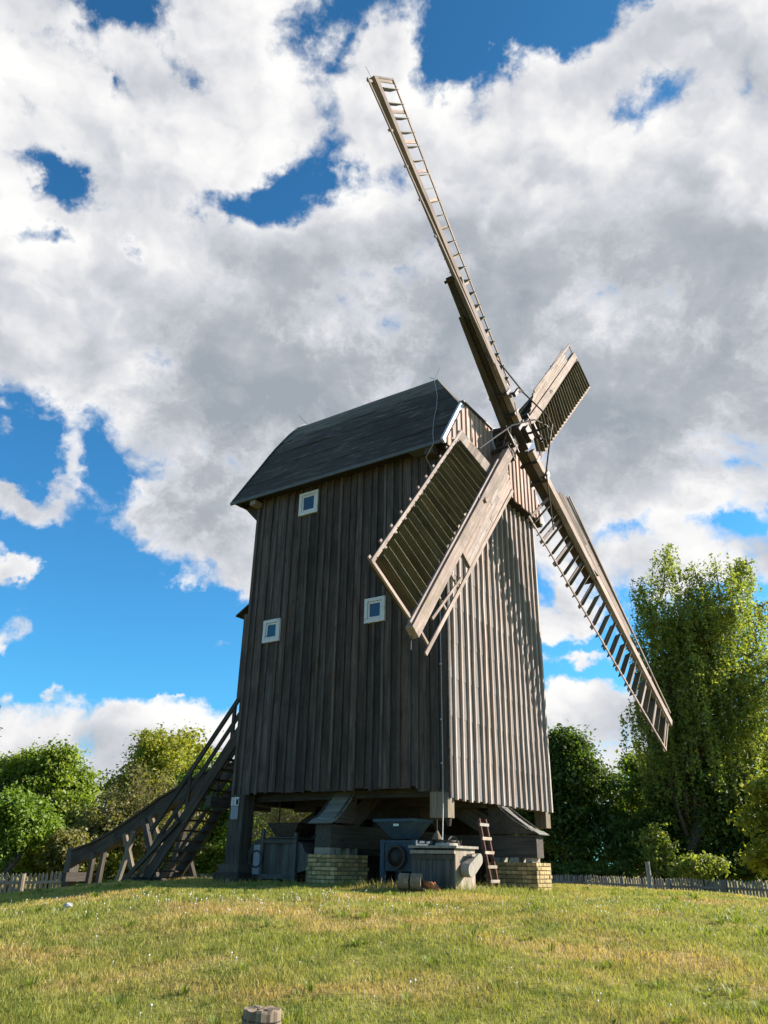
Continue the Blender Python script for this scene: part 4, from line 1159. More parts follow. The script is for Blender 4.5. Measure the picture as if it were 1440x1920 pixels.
# ------------------------------------------------------------------ fences
picket_mesh = MB().box(-0.042, 0.042, -0.011, 0.011, 0.0, 0.90).prism([(-0.042, -0.011, 0.90), (0.042, -0.011, 0.90), (0.0, -0.011, 0.965)], (0, 0.022, 0)).mesh('picket')
picket_mesh.materials.append(MAT['fence_wood'])


def fence(label, path, post_every=2.6, step=0.14, h=1.0, dz=0.0, post_h=1.0):
    root = empty('picket_fence', None, Matrix.Translation((path[0][0], path[0][1], gz(*path[0]))))
    tag(root, label, 'fence')
    inv = root.matrix_basis.inverted()
    for (a, b2) in zip(path[:-1], path[1:]):
        a, b2 = Vector((*a, 0)), Vector((*b2, 0)); Lf = (b2 - a).length; d = (b2 - a) / Lf; ang = math.atan2(d.y, d.x)
        n = int(Lf / step)
        for i in range(n):
            p = a + d * (step * (i + 0.5)); zz = gz(p.x, p.y) + dz
            mx = Matrix.Translation((p.x, p.y, zz + 0.06 + random.uniform(-.02, .02))) @ Matrix.Rotation(ang, 4, 'Z') @ Matrix.Rotation(random.uniform(-.03, .03), 4, 'Y') @ Matrix.Scale(h, 4)
            link('picket', picket_mesh, None, root, inv @ mx)
        k = 0
        while k * post_every < Lf:
            p0 = a + d * (k * post_every); p1 = a + d * min(Lf, (k + 1) * post_every)
            nrm = Vector((-d.y, d.x, 0)); off = nrm * (0.05 if nrm.y < 0 else -0.05)
            for hz in (0.25 * h, 0.72 * h):
                A = p0 + off + Vector((0, 0, gz(p0.x, p0.y) + hz + dz)); Bq = p1 + off + Vector((0, 0, gz(p1.x, p1.y) + hz + dz))
                plank('rail', inv @ A, inv @ Bq, 0.085, 0.05, 'fence_x', root)
            q = p0 + off * 3
            MB().tube([(0, 0, -0.2), (0.01, 0, 0.5), (0, 0.01, post_h * h)], [0.10, 0.095, 0.09], 9).build('post', 'fence_wood', root, inv @ Matrix.Translation((q.x, q.y, gz(q.x, q.y) + dz)))
            k += 1


fence('grey picket fence behind the foot of the tail pole at the left', [(-17.0, 27.8), (-10.2, 29.3)], h=1.0, dz=0.0)
fence('distant picket fence seen between the stairs and the brick pier', [(-13.5, 40.5), (8.0, 41.5)], h=0.95)
fence('shaded picket fence running below the birch at the right', [(8.1, 41.0), (14.2, 29.5), (17.5, 23.5)], h=1.0, dz=0.2)
tall = at(1213, 1610, 33)
pp = MB().tube([(0, 0, -0.2), (0.01, 0, 0.9), (0.0, 0, 1.75)], [0.11, 0.10, 0.09], 9).build('fence_post', 'fence_wood', None, Matrix.Translation((tall.x, 33.0, gz(tall.x, 33))))
tag(pp, 'tall lone grey post standing at the right picket fence', 'post')

# ------------------------------------------------------------------ foliage
def quads_from(centers, size, nrm_bias, rng, aspect=0.75, jitter=0.35):
    n = len(centers)
    nv = rng.normal(size=(n, 3)) + nrm_bias
    nv /= np.linalg.norm(nv, axis=1, keepdims=True) + 1e-9
    t = rng.normal(size=(n, 3)); t -= nv * (t * nv).sum(1, keepdims=True); t /= np.linalg.norm(t, axis=1, keepdims=True) + 1e-9
    b2 = np.cross(nv, t)
    s = (size * (1 + jitter * rng.normal(size=n)).clip(0.4, 1.8))[:, None]
    fold = nv * s * 0.18
    v = np.stack([centers - t * s * 0.6, centers + b2 * s * 0.5 * aspect + fold, centers + t * s * 0.6, centers - b2 * s * 0.5 * aspect + fold], 1).reshape(-1, 3)
    f = np.arange(4 * n).reshape(n, 4)
    return v, f


def crown_points(blobs, clumps, per, cr, rng, shell=0.55):
    sub = []
    for b in blobs:                     # boughs bulging out of the main masses give an uneven outline
        sub.append((b[0], b[1], b[2], b[3] * 0.78, b[4] * 0.78, b[5] * 0.78))
        for _ in range(9):
            d = rng.normal(size=3); d /= np.linalg.norm(d); d[2] = abs(d[2]) * 0.9 - 0.15
            k = rng.uniform(0.22, 0.5)
            sub.append((b[0] + d[0] * b[3] * 0.98, b[1] + d[1] * b[4] * 0.98, b[2] + d[2] * b[5] * 1.0, b[3] * k, b[4] * k, b[5] * k))
    blobs = sub
    vol = np.array([b[3] * b[4] * b[5] for b in blobs]) ** (2 / 3); pr = vol / vol.sum()
    which = rng.choice(len(blobs), clumps, p=pr)
    B = np.array(blobs)[which]
    d = rng.normal(size=(clumps, 3)); d /= np.linalg.norm(d, axis=1, keepdims=True)
    rad = shell + (1.04 - shell) * rng.random(clumps) ** 0.6
    lump = 1 + 0.10 * np.sin(d[:, 0] * 5 + which) + 0.10 * np.sin(d[:, 2] * 6 + 2 * which) + 0.08 * rng.normal(size=clumps)
    cen = B[:, :3] + d * B[:, 3:] * (rad * lump)[:, None]
    csz = cr * 0.74 * (0.6 + 0.8 * rng.random(clumps))
    pts = np.repeat(cen, per, 0) + rng.normal(size=(clumps * per, 3)) * np.repeat(csz, per)[:, None] * np.array([1, 1, 0.6])
    out = np.repeat(d, per, 0)
    return pts, out, cen


def limb_tube(mb, p0, p1, r0, r1, rng, n=4, sag=0.0, sides=6):
    p0, p1 = np.array(p0, float), np.array(p1, float); L2 = np.linalg.norm(p1 - p0)
    pts = []
    for i in range(n + 1):
        k = i / n
        p = p0 + (p1 - p0) * k
        if 0 < i < n:
            p = p + rng.normal(size=3) * L2 * 0.035
        p[2] -= sag * math.sin(k * math.pi)
        pts.append(p)
    mb.tube(pts, [r0 + (r1 - r0) * i / n for i in range(n + 1)], sides)
    return pts


def tree(name, label, base, blobs, mat, clumps, per, cr, leafsize, trunk_r=0.22, seed=0, cat='tree', group=None, trunk_top=None, bark='bark', bias=0.7, shell=0.55, limbs=14, trunk=True):
    rng = np.random.default_rng(seed)
    bx, by = base; bz = gz(bx, by)
    root = empty(name, None, Matrix.Translation((bx, by, bz)))
    tag(root, label, cat, group)
    off = np.array([bx, by, bz])
    bl = [tuple(np.array(b[:3]) - off) + tuple(b[3:]) for b in blobs]
    pts, out, cen = crown_points(bl, clumps, per, cr, rng, shell)
    keep = pts[:, 2] > 0.02
    pts, out = pts[keep], out[keep]
    nb2 = out * 0.7 + np.array([0.25, 0.05, bias])
    v, f = quads_from(pts, leafsize, nb2, rng)
    link('crown', fast_mesh('crown', v, f), mat, root)
    if trunk:
        c = np.average(np.array([b[:3] for b in bl]), axis=0)
        top = max(b[2] for b in bl) if trunk_top is None else trunk_top
        mb = MB(); limb_tube(mb, (0, 0, -0.2), (c[0] * 0.8, c[1] * 0.8, top), trunk_r, trunk_r * 0.3, rng, 6, 0, 9)
        mb.build('trunk', bark, root, smooth=True)
        mb = MB(); idx = rng.choice(len(cen), min(limbs, len(cen)), replace=False)
        for q in idx:
            e = cen[q]; hh = min(top * 0.95, max(0.6, e[2] * rng.uniform(0.35, 0.75)))
            k = hh / max(top, 0.1)
            limb_tube(mb, (c[0] * 0.8 * k, c[1] * 0.8 * k, hh), e, trunk_r * 0.32, 0.015, rng, 4, 0, 5)
        mb.build('limbs', bark, root, smooth=True)
    return root


def P3(x, y, Y):
    p = at(x, y, Y); return (p.x, p.y, p.z)


def blob(x, y, Y, rx, ry, depth=None):
    """ellipsoid seen at pixel (x, y), rx, ry in photograph pixels"""
    p = at(x, y, Y); dist = Vector((p.x, p.y, p.z - EYE)).dot(_fw); s = dist / FPX
    return (p.x, p.y, p.z, rx * s, (depth if depth else rx * s), ry * s)


# left side
m1 = [blob(95, 1490, 44, 62, 75), blob(40, 1470, 45, 50, 55), blob(120, 1560, 43, 45, 60), blob(60, 1570, 44, 60, 60)]
tree('maple_tree', 'large round dark-green maple at the left edge of the meadow', (at(90, 1640, 44).x, 44), m1, 'maple', 1100, 44, 0.40, 0.155, 0.3, 1)
m2 = [blob(25, 1530, 36, 45, 45), blob(0, 1570, 36, 40, 50), blob(75, 1560, 37, 30, 28)]
tree('young_maple', 'small bright-green maple in front of the large maple', (at(20, 1640, 36).x, 36), m2, 'bright_leaf', 420, 36, 0.32, 0.135, 0.12, 2)
m3 = [blob(300, 1430, 50, 60, 50), blob(350, 1420, 52, 45, 45), blob(250, 1480, 50, 50, 55), blob(320, 1500, 50, 60, 60)]
tree('lime_tree', 'yellow-green spring tree rising behind the tail pole', (at(300, 1640, 50).x, 50), m3, 'lime_leaf', 700, 34, 0.5, 0.15, 0.28, 3, shell=0.4)
m4 = [blob(395, 1480, 47, 50, 60), blob(430, 1550, 46, 60, 70), blob(370, 1590, 46, 45, 50)]
tree('green_tree', 'mid-green tree seen through the mill staircase', (at(410, 1640, 46).x, 46), m4, 'bright_leaf', 620, 34, 0.42, 0.16, 0.25, 4)
m5 = [blob(490, 1540, 44, 35, 60), blob(470, 1600, 43, 60, 40), blob(500, 1460, 45, 40, 60)]
tree('ivy_tree', 'ivy-clad tree glimpsed between the rear post and the winnowing machine', (at(490, 1640, 44).x, 44), m5, 'bright_leaf', 520, 30, 0.38, 0.15, 0.25, 5)
m5b = [blob(600, 1540, 58, 120, 90), blob(700, 1580, 58, 120, 70), blob(820, 1590, 58, 120, 60), blob(930, 1580, 56, 80, 70)]
tree('dark_thicket_tree', 'broad dark tree far behind the mill trestle', (at(700, 1640, 58).x, 58), m5b, 'dark_leaf', 700, 24, 0.6, 0.3, 0.25, 6)


def twig_bush(name, label, base, height, spread, mat, nleaf, leafsize, seed, stems=16, group=None):
    rng = np.random.default_rng(seed); bx, by = base; bz = gz(bx, by)
    root = empty(name, None, Matrix.Translation((bx, by, bz))); tag(root, label, 'shrub', group)
    mb = MB(); tips = []

    def grow(p, d, ln, r, depth):
        q = p + d * ln
        mb.tube([p, (p + q) / 2 + rng.normal(size=3) * ln * 0.05, q], [r, r * 0.8, r * 0.6], 4, False)
        tips.append(q)
        if depth == 0:
            return
        for _ in range(3 if depth > 1 else 4):
            nd = d + rng.normal(size=3) * 0.42 + np.array([0, 0, 0.12]); nd /= np.linalg.norm(nd)
            grow(p + (q - p) * rng.uniform(0.55, 1.0), nd, ln * rng.uniform(0.55, 0.8), r * 0.6, depth - 1)
    for _ in range(stems):
        d = np.array([rng.normal() * spread, rng.normal() * spread, 1.0]); d /= np.linalg.norm(d)
        grow(np.array([rng.normal() * 0.35, rng.normal() * 0.35, 0.0]), d, height * rng.uniform(0.3, 0.42), 0.05, 4)
    mb.build('stems', 'twig', root)
    tp = np.array(tips); sel = rng.integers(0, len(tp), nleaf)
    v, f = quads_from(tp[sel] + rng.normal(size=(nleaf, 3)) * 0.14, leafsize, np.array([0.2, 0, 0.5]), rng)
    link('leaves', fast_mesh('leaves', v, f), mat, root)


twig_bush('twiggy_shrub', 'brown twiggy shrub with thin leaves behind the tail pole', (at(255, 1640, 41).x, 41), 5.6, 0.38, 'olive_leaf', 12000, 0.13, 21, 17)
twig_bush('bare_shrub', 'tan bare-stemmed shrub seen under the mill floor', (at(555, 1640, 40).x, 40), 6.2, 0.22, 'olive_leaf', 5000, 0.13, 22, 14)
twig_bush('grey_twig_shrub', 'pale twiggy shrub at the foot of the maple', (at(195, 1640, 40).x, 40), 4.2, 0.4, 'olive_leaf', 9000, 0.13, 23, 12)

hedge_specs = [(15, 40, 1605, 32, 'lime_leaf', 'yellowish hedge shrub at the left end above the fence'), (75, 38, 1608, 34, 'lime_leaf', 'second yellowish hedge shrub from the left, above the pickets'),
               (128, 37, 1600, 36, 'olive_leaf', 'olive hedge shrub beside the capstan post'), (185, 39, 1600, 38, 'lime_leaf', 'yellowish shrub just behind the curved tail pole'),
               (240, 40, 1625, 30, 'lime_leaf', 'low yellow shrub framed by the tail pole braces'), (300, 44, 1620, 35, 'olive_leaf', 'low shrub behind the lower stairs'), (360, 42, 1612, 34, 'bright_leaf', 'green shrub behind the stair treads')]
for i, (x, Y, yy, r, mt, lb) in enumerate(hedge_specs):
    tree('hedge_shrub', lb, (at(x, 1640, Y).x, Y), [blob(x, yy, Y, r, r * 0.95), blob(x + 12, yy + 18, Y, r, r * 0.8)], mt, 170, 26, 0.26, 0.13, 0.05, 40 + i, 'shrub', 'shrubs along the left fence', trunk=True, limbs=5)


def conifer(name, label, base, h, r, seed, z_low=0.2):
    rng = np.random.default_rng(seed); bx, by = base; bz = gz(bx, by)
    root = empty(name, None, Matrix.Translation((bx, by, bz))); tag(root, label, 'tree')
    MB().tube([(0, 0, -0.2), (0.03, 0, h * 0.5), (0, 0, h)], [0.2, 0.12, 0.02], 8).build('trunk', 'bark', root)
    cs, nb2, br = [], [], MB()
    z = h * z_low
    while z < h - 0.15:
        k = 1 - (z - h * z_low) / (h * (1 - z_low)); rr = r * (0.12 + 0.88 * k ** 0.8)
        nbr = 6
        a0 = rng.uniform(0, 6.28)
        for j in range(nbr):
            a = a0 + j * 6.283 / nbr + rng.normal() * 0.15; ln = rr * rng.uniform(0.75, 1.1)
            d = np.array([math.cos(a), math.sin(a), -0.1]); e = np.array([0, 0, z]) + d * ln + np.array([0, 0, 0.12 * ln])
            br.tube([(0, 0, z), tuple(e)], [0.03, 0.008], 4, False)
            m2 = max(6, int(ln * 34)); t = rng.random(m2) ** 0.7
            cs.append(np.array([0, 0, z]) + (e - np.array([0, 0, z])) * t[:, None] + rng.normal(size=(m2, 3)) * np.array([0.12, 0.12, 0.05]) * (1 - 0.4 * t)[:, None])
        z += 0.34 * (0.5 + 0.5 * k)
    c = np.concatenate(cs); v, f = quads_from(c, 0.20, np.array([0.2, 0, 0.6]), rng, 0.35)
    link('crown', fast_mesh('crown', v, f), 'needle', root)
    br.build('limbs', 'bark', root)


px = at(275, 1367, 54)
conifer('pine_tree', 'slim conifer tip poking above the yellow-green tree', (px.x, 54), px.z - gz(px.x, 54), 1.7, 31)
px = at(-40, 1240, 42)
conifer('spruce_tree', 'spruce whose branch tips enter at the left edge', (px.x, 42), px.z - gz(px.x, 42), 3.1, 32)

# right side
m6 = [blob(1075, 1450, 46, 55, 60), blob(1110, 1500, 46, 60, 60), blob(1040, 1530, 46, 60, 70), blob(1130, 1580, 45, 65, 60), blob(1060, 1400, 46, 34, 34)]
tree('dark_maple', 'dense dark-green tree just right of the mill wall', (at(1080, 1650, 46).x, 46), m6, 'dark_leaf', 1100, 42, 0.40, 0.155, 0.3, 7)
m7 = [blob(1200, 1520, 50, 45, 70), blob(1190, 1450, 50, 25, 30), blob(1215, 1470, 49, 35, 40)]
tree('green_sapling', 'lighter green tree in the gap between dark tree and birch', (at(1200, 1650, 50).x, 50), m7, 'maple', 380, 26, 0.4, 0.2, 0.2, 8)
m8 = [blob(1330, 1540, 44, 110, 90), blob(1240, 1580, 45, 60, 60), blob(1420, 1570, 43, 80, 80), blob(1400, 1625, 42, 80, 32), blob(1290, 1628, 43, 70, 28)]
tree('understory_tree', 'dark understory tree beneath the weeping birch', (at(1330, 1650, 44).x, 44), m8, 'dark_leaf', 1000, 32, 0.42, 0.2, 0.28, 9)
m9 = [blob(1448, 1490, 33, 40, 26), blob(1490, 1540, 33, 70, 50), blob(1540, 1480, 33, 70, 70), blob(1480, 1610, 33, 60, 36)]  # crown enlarged beyond the frame to cast shade on the right fence
tree('yellow_maple', 'yellow-green tree leaning in at the right edge', (at(1490, 1650, 33).x, 33), m9, 'lime_leaf', 620, 30, 0.34, 0.15, 0.16, 10)
m10 = [blob(1310, 1625, 39, 34, 22), blob(1275, 1638, 39, 26, 16)]
tree('low_shrub', 'low yellow-green shrub above the right fence', (at(1300, 1650, 39).x, 39), m10, 'birch_leaf', 200, 24, 0.24, 0.12, 0.05, 11, 'shrub', limbs=5)
m11 = [blob(1225, 1580, 40, 18, 40), blob(1240, 1610, 40, 22, 30)]
tree('slim_shrub', 'slim pale shrub behind the tall lone post', (at(1228, 1650, 40).x, 40), m11, 'birch_leaf', 130, 22, 0.24, 0.12, 0.05, 12, 'shrub', limbs=5)
m12 = [blob(1130, 1640, 42, 60, 20), blob(1060, 1640, 43, 50, 22)]
tree('fence_shrub', 'low green shrub along the fence right of the brick pier', (at(1100, 1655, 42).x, 42), m12, 'dark_leaf', 200, 24, 0.24, 0.13, 0.05, 13, 'shrub', limbs=5)
# a row of wood edge trees behind, closing the view at the back
for i, (x, Y, top, w0, mt) in enumerate(((150, 66, 1545, 90, 'maple'), (440, 64, 1500, 90, 'maple'), (1010, 62, 1500, 80, 'dark_leaf'), (1230, 60, 1480, 80, 'dark_leaf'))):
    tree('edge_tree', ['wood-edge tree in the low gap right of the maple', 'wood-edge tree far behind the stairs', 'dark wood-edge tree far behind the right mill corner',
                       'dark wood-edge tree far behind the birch foot'][i], (at(x, 1640, Y).x, Y),
         [blob(x, (top + 1640) / 2, Y, w0, (1640 - top) / 2), blob(x + 30, (top + 1640) / 2 + 30, Y, w0, (1640 - top) / 2.3)], mt, 420, 22, 0.6, 0.32, 0.28, 60 + i, 'tree', 'trees along the wood edge')


def birch(name, label, base, spec, seed):
    """weeping birch: upright limbs, long hanging leaf strands"""
    rng = np.random.default_rng(seed); bx, by = base; bz = gz(bx, by)
    root = empty(name, None, Matrix.Translation((bx, by, bz))); tag(root, label, 'tree')
    off = np.array([bx, by, bz]); allc = []; mb = MB(); tw = MB()
    for (x, y, z, r, drop, n) in spec:
        top = np.array([x, y, z]) - off
        st0 = np.array([rng.normal() * 0.3, rng.normal() * 0.3, top[2] * rng.uniform(0.22, 0.4)])
        limb = limb_tube(mb, st0, top, 0.12, 0.02, rng, 6, -0.3, 6)
        lp = np.array(limb)
        for _ in range(n):
            k = rng.uniform(0.25, 1.0) ** 0.7 * (len(lp) - 1.001); i = int(k); p = lp[i] + (lp[i + 1] - lp[i]) * (k - i)
            a = rng.uniform(0, 6.283); rr = r * rng.uniform(0.15, 1.0) ** 0.6 * (0.55 + 0.45 * math.sin(min(1, k / (len(lp) - 1)) * math.pi))
            s = p + np.array([math.cos(a) * rr, math.sin(a) * rr, rng.uniform(0.0, 0.5)])
            d = drop * rng.uniform(0.35, 1.0)
            nl = int(26 * d / 1.5) + 10
            t = rng.random(nl)
            sway = np.array([rng.normal() * 0.12, rng.normal() * 0.12, 0])
            c = s + np.outer(t, np.array([0, 0, -d])) + np.outer(t ** 2, sway) + rng.normal(size=(nl, 3)) * np.array([0.085, 0.085, 0.06])
            nr = max(4, nl // 5); tt2 = rng.random(nr)[:, None]
            c2 = p + (s - p) * tt2 + rng.normal(size=(nr, 3)) * 0.12
            allc += [c, c2]
            if rng.random() < 0.25:
                tw.tube([tuple(p), tuple((p + s) / 2 + np.array([0, 0, 0.15])), tuple(s), tuple(s + sway * 0.6 + np.array([0, 0, -d * 0.8]))], [0.025, 0.018, 0.01, 0.004], 4, False)
    c = np.concatenate(allc); c = c[c[:, 2] > 0.3]
    v, f = quads_from(c, 0.122, np.array([0.45, -0.1, 0.3]), rng, 0.75)
    link('crown', fast_mesh('crown', v, f), 'birch_leaf', root)
    limb_tube(mb, (0, 0, -0.2), (0.3, 0, 9.0), 0.34, 0.12, rng, 7, 0, 10)
    mb.build('trunk', 'bark', root, smooth=True); tw.build('twigs', 'bark', root)


YB_ = 43
bspec = []
for (x, y, r, drop, n) in ((1250, 1030, 1.3, 2.6, 110), (1340, 1045, 1.5, 2.6, 120), (1400, 1055, 1.2, 2.4, 90), (1200, 1100, 1.3, 3.0, 110), (1290, 1110, 1.9, 3.0, 130), (1180, 1190, 1.0, 3.4, 70),
                           (1360, 1150, 2.0, 3.0, 130), (1430, 1130, 1.6, 3.0, 100), (1240, 1210, 1.8, 3.4, 130), (1310, 1250, 2.2, 3.4, 150), (1400, 1260, 2.0, 3.4, 130),
                           (1230, 1320, 1.5, 3.6, 110), (1330, 1370, 2.2, 3.4, 140), (1430, 1370, 1.8, 3.4, 110), (1260, 1420, 1.8, 2.6, 100), (1370, 1470, 2.2, 2.4, 110), (1470, 1230, 1.8, 3.2, 110), (1455, 1300, 1.8, 3.4, 110), (1420, 1190, 1.6, 3.2, 100), (1275, 1160, 1.6, 3.2, 110), (1215, 1260, 1.2, 3.6, 90), (1195, 1400, 0.9, 3.0, 50), (1300, 1060, 1.1, 2.8, 80), (1375, 1090, 1.4, 2.8, 90)):
    p = at(x, y, YB_ + random.uniform(-2.0, 2.0)); bspec.append((p.x, p.y, p.z, r, drop, n))
birch('weeping_birch', 'tall weeping birch with hanging strands at the right', (at(1320, 1650, YB_).x, YB_), bspec, 17)

# ------------------------------------------------------------------ turf
def grass_blades(n, seed, half=0.62, d0=6.0, d1=27.0):
    rng = np.random.default_rng(seed)
    d = np.exp(rng.uniform(math.log(d0), math.log(d1), n)); a = rng.uniform(-half, half, n)
    x, y = d * np.sin(a), d * np.cos(a)
    lx = (x - CX) * VX + (y - CY) * VY; ly = (x - CX) * UX + (y - CY) * UY
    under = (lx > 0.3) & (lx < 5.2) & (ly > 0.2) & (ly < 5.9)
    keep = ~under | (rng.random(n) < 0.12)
    x, y, d, lx, ly = x[keep], y[keep], d[keep], lx[keep], ly[keep]; n = len(x)
    tuft = 0.5 + 0.5 * np.sin(x * 2.1 + np.sin(y * 1.7) * 2) * np.sin(y * 1.9 + np.cos(x * 1.3) * 2)
    h = rng.uniform(0.03, 0.068, n) * (0.75 + 0.6 * tuft)
    # longer, unmown grass close to the piers, machines and stairs
    near = np.exp(-((np.abs(lx + 0.3)) / 0.45) ** 2) * ((ly > -0.6) & (ly < 7.0)) + np.exp(-((ly + 0.9) / 0.4) ** 2) * ((lx > -0.6) & (lx < 4))
    h *= 1 + near * rng.uniform(0.3, 2.4, n)
    z = ground_z(x, y)
    w = 0.0028 * (d / 6.5) ** 0.85 * rng.uniform(0.7, 1.4, n)
    ang = rng.uniform(0, math.pi * 2, n); lean = rng.uniform(0.1, 0.9, n) * h; la = rng.uniform(0, math.pi * 2, n)
    bxv = np.stack([np.cos(ang), np.sin(ang), np.zeros(n)], 1) * w[:, None]
    base = np.stack([x, y, z - 0.01], 1)
    ld = np.stack([np.cos(la), np.sin(la), np.zeros(n)], 1)
    mid = base + ld * (lean * 0.35)[:, None] + np.array([0, 0, 1.0]) * (h * 0.6)[:, None]
    tip = base + ld * lean[:, None] + np.array([0, 0, 1.0]) * h[:, None]
    v = np.stack([base - bxv, base + bxv, mid + bxv * 0.8, mid - bxv * 0.8, tip + bxv * 0.1, tip - bxv * 0.1], 1).reshape(-1, 3)
    i = np.arange(n)[:, None] * 6
    f = np.concatenate([i + np.array([[0, 1, 2, 3]]), i + np.array([[3, 2, 4, 5]])], 0)
    return v, f


gvv, gff = grass_blades(300000, 5)
gv2, gf2 = grass_blades(110000, 6, 1.5, 2.2, 30.0)      # the meadow goes on beside and before the camera
gff = np.concatenate([gff, gf2 + len(gvv)]); gvv = np.concatenate([gvv, gv2])
def tufts(n, seed):
    """taller darker clumps and broad rosette leaves scattered through the lawn"""
    rng = np.random.default_rng(seed); V, F = [], []; c0 = 0
    d = np.exp(rng.uniform(math.log(6.5), math.log(22.0), n)); a = rng.uniform(-0.6, 0.6, n)
    for i in range(n):
        x, y = d[i] * math.sin(a[i]), d[i] * math.cos(a[i])
        broad = rng.random() < 0.35
        m2 = rng.integers(7, 12) if broad else rng.integers(25, 60)
        ang = rng.uniform(0, 6.283, m2); rad = rng.random(m2) ** 0.5 * rng.uniform(0.03, 0.14)
        bx, by = x + rad * np.cos(ang), y + rad * np.sin(ang)
        h = rng.uniform(0.03, 0.06, m2) if broad else rng.uniform(0.05, 0.11, m2)
        out = rng.uniform(0.06, 0.13, m2) if broad else h * rng.uniform(0.2, 0.8, m2)
        w = rng.uniform(0.010, 0.02, m2) if broad else 0.003 * (d[i] / 6.5) ** 0.85 * rng.uniform(0.8, 1.5, m2)
        zz = ground_z(bx, by)
        dirv = np.stack([np.cos(ang), np.sin(ang), np.zeros(m2)], 1); sd = np.stack([-np.sin(ang), np.cos(ang), np.zeros(m2)], 1) * w[:, None]
        base = np.stack([bx, by, zz - 0.01], 1); up = np.array([0, 0, 1.0])
        mid = base + dirv * (out * 0.5)[:, None] + up * (h * 0.75)[:, None]; tip = base + dirv * out[:, None] + up * h[:, None]
        V.append(np.stack([base - sd * 0.5, base + sd * 0.5, mid + sd, mid - sd, tip + sd * 0.15, tip - sd * 0.15], 1).reshape(-1, 3))
        k = c0 + np.arange(m2)[:, None] * 6
        F += [k + np.array([[0, 1, 2, 3]]), k + np.array([[3, 2, 4, 5]])]; c0 += 6 * m2
    return np.concatenate(V), np.concatenate(F)


tv, tf = tufts(260, 77)
tuft_o = link('weed_tufts', fast_mesh('weed_tufts', tv, tf), 'tuft')
tag(tuft_o, 'darker green tufts and flat weed rosettes in the lawn', 'weeds', kind='stuff')
grass = link('grass', fast_mesh('grass', gvv, gff), 'grass')
tag(grass, 'short sunlit meadow grass with straw-coloured patches', 'grass', kind='stuff')

# bare dark soil in the dry shade beneath the mill
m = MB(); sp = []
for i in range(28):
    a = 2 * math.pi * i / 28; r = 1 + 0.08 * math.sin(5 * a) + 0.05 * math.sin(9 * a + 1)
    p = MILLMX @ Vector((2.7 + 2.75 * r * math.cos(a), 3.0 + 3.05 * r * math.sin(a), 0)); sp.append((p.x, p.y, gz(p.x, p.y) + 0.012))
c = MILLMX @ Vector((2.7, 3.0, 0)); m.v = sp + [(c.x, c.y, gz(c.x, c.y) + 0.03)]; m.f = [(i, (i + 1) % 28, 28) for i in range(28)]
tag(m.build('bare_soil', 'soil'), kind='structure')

# dandelion clocks and daisies
rng = np.random.default_rng(9)
cs = []
for (n, x0, x1, y0, y1) in ((120, 0, 1440, 1680, 1712), (70, 250, 700, 1668, 1690), (45, 1050, 1440, 1675, 1740), (40, 0, 1440, 1710, 1900)):
    for _ in range(n):
        X, Yp = rng.uniform(x0, x1), rng.uniform(y0, y1)
        d = _rt * ((X - 720) / FPX) + _up * (-(Yp - 960) / FPX) + _fw
        t = 5.0
        while t < 40 and EYE + d.z * t > gz(d.x * t, d.y * t) + 0.08:
            t += 0.1
        if t < 26:
            cs.append((d.x * t, d.y * t, gz(d.x * t, d.y * t) + rng.uniform(0.05, 0.09)))
mb = MB()
for (x, y, z) in cs:
    r = rng.uniform(0.006, 0.015)
    mb.tube([(x, y, z - 0.09), (x, y, z - r)], 0.0012, 3, False)
    n0 = len(mb.v); mb.v += [(x + r, y, z), (x - r, y, z), (x, y + r, z), (x, y - r, z), (x, y, z + r), (x, y, z - r)]
    mb.f += [(n0 + a, n0 + b2, n0 + c2) for a, b2, c2 in ((0, 2, 4), (2, 1, 4), (1, 3, 4), (3, 0, 4), (2, 0, 5), (1, 2, 5), (3, 1, 5), (0, 3, 5))]
tag(mb.build('meadow_flowers', 'petal'), 'scattered white dandelion clocks and daisies in the grass', 'flowers', kind='stuff')

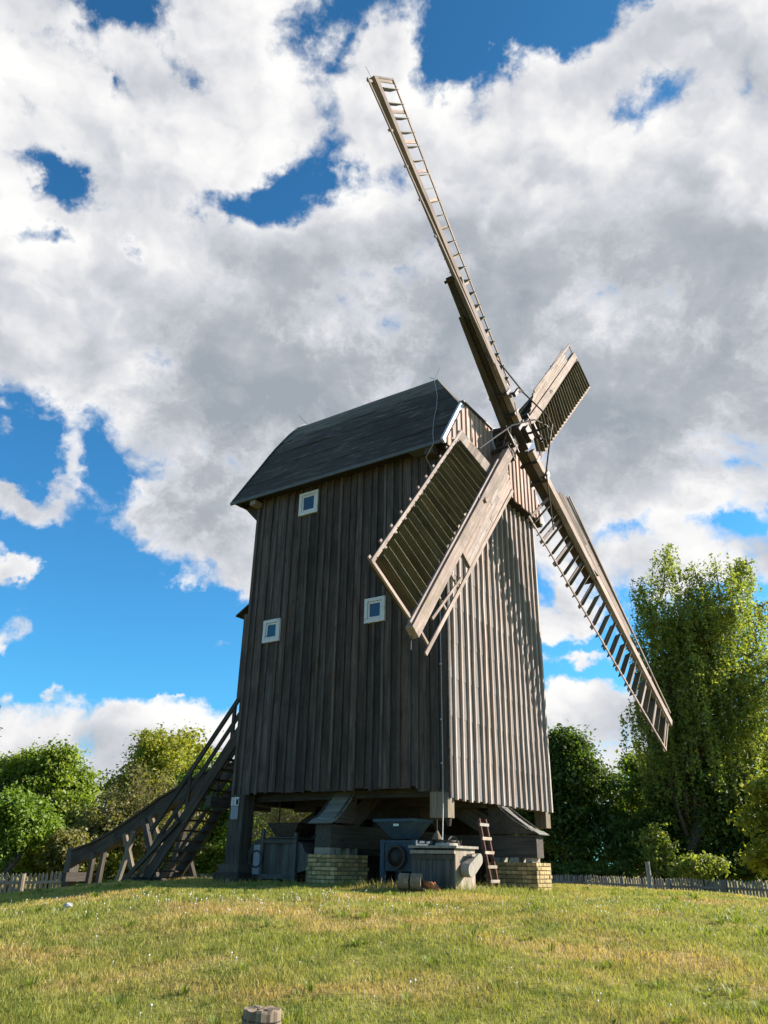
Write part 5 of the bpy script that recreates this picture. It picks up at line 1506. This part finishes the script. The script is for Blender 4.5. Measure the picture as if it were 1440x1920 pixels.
MAT['stump_wood'] = wood('brown_stump_wood', (0.10, 0.08, 0.06), (0.20, 0.165, 0.125), (0.32, 0.27, 0.21), 'z', 0.2)
# weathered stump stub close to the camera
sp = at(491, 1891, 7.6); bz = gz(sp.x, sp.y)
stump = empty('tree_stump', None, Matrix.Translation((sp.x, sp.y, bz))); tag(stump, 'weathered grey log stub at the bottom edge of the lawn', 'stump')
mb = MB(); rings = []
SN = 26; hh = sp.z - bz
for (zz, r0) in ((-0.2, 0.175), (0.0, 0.168), (hh * 0.5, 0.160), (hh * 0.9, 0.157), (hh, 0.150), (hh - 0.004, 0.05)):
    for k in range(SN):
        a = 2 * math.pi * k / SN; r = r0 * (1 + 0.035 * math.sin(3 * a + 1) + 0.03 * math.sin(11 * a) * (zz < hh))
        mb.v.append((r * math.cos(a), r * math.sin(a), zz + (0.008 * math.sin(7 * a) if zz >= hh * 0.9 else 0)))
for q in range(5):
    for k in range(SN):
        a, b2 = q * SN + k, q * SN + (k + 1) % SN
        mb.f.append((a, b2, b2 + SN, a + SN))
mb.f.append(tuple(5 * SN + k for k in range(SN)))
mb.build('log', 'stump_wood', stump)
MB().ring((0, 0, hh * 0.55), (0.05, 0, 1), 0.166, 0.160, 0.006, 24).build('wire_loop', 'iron', stump)
# pale stone in the grass at the left
sp = at(123, 1717, 13.2); zz = gz(sp.x, sp.y)
mb = MB(); rr = np.random.default_rng(3)
for la in range(5):
    for lo in range(9):
        th, ph = math.pi * la / 4, 2 * math.pi * lo / 9; q = 1 + 0.18 * rr.normal() * (0 < la < 4)
        mb.v.append((0.075 * q * math.sin(th) * math.cos(ph), 0.06 * q * math.sin(th) * math.sin(ph), 0.05 * math.cos(th) + 0.05))
for la in range(4):
    for lo in range(9):
        a, b2 = la * 9 + lo, la * 9 + (lo + 1) % 9
        mb.f.append((a, b2, b2 + 9, a + 9))
tag(mb.build('stone', 'stone', None, Matrix.Translation((sp.x, sp.y, zz))), 'small pale stone lying in the grass at the left', 'stone')
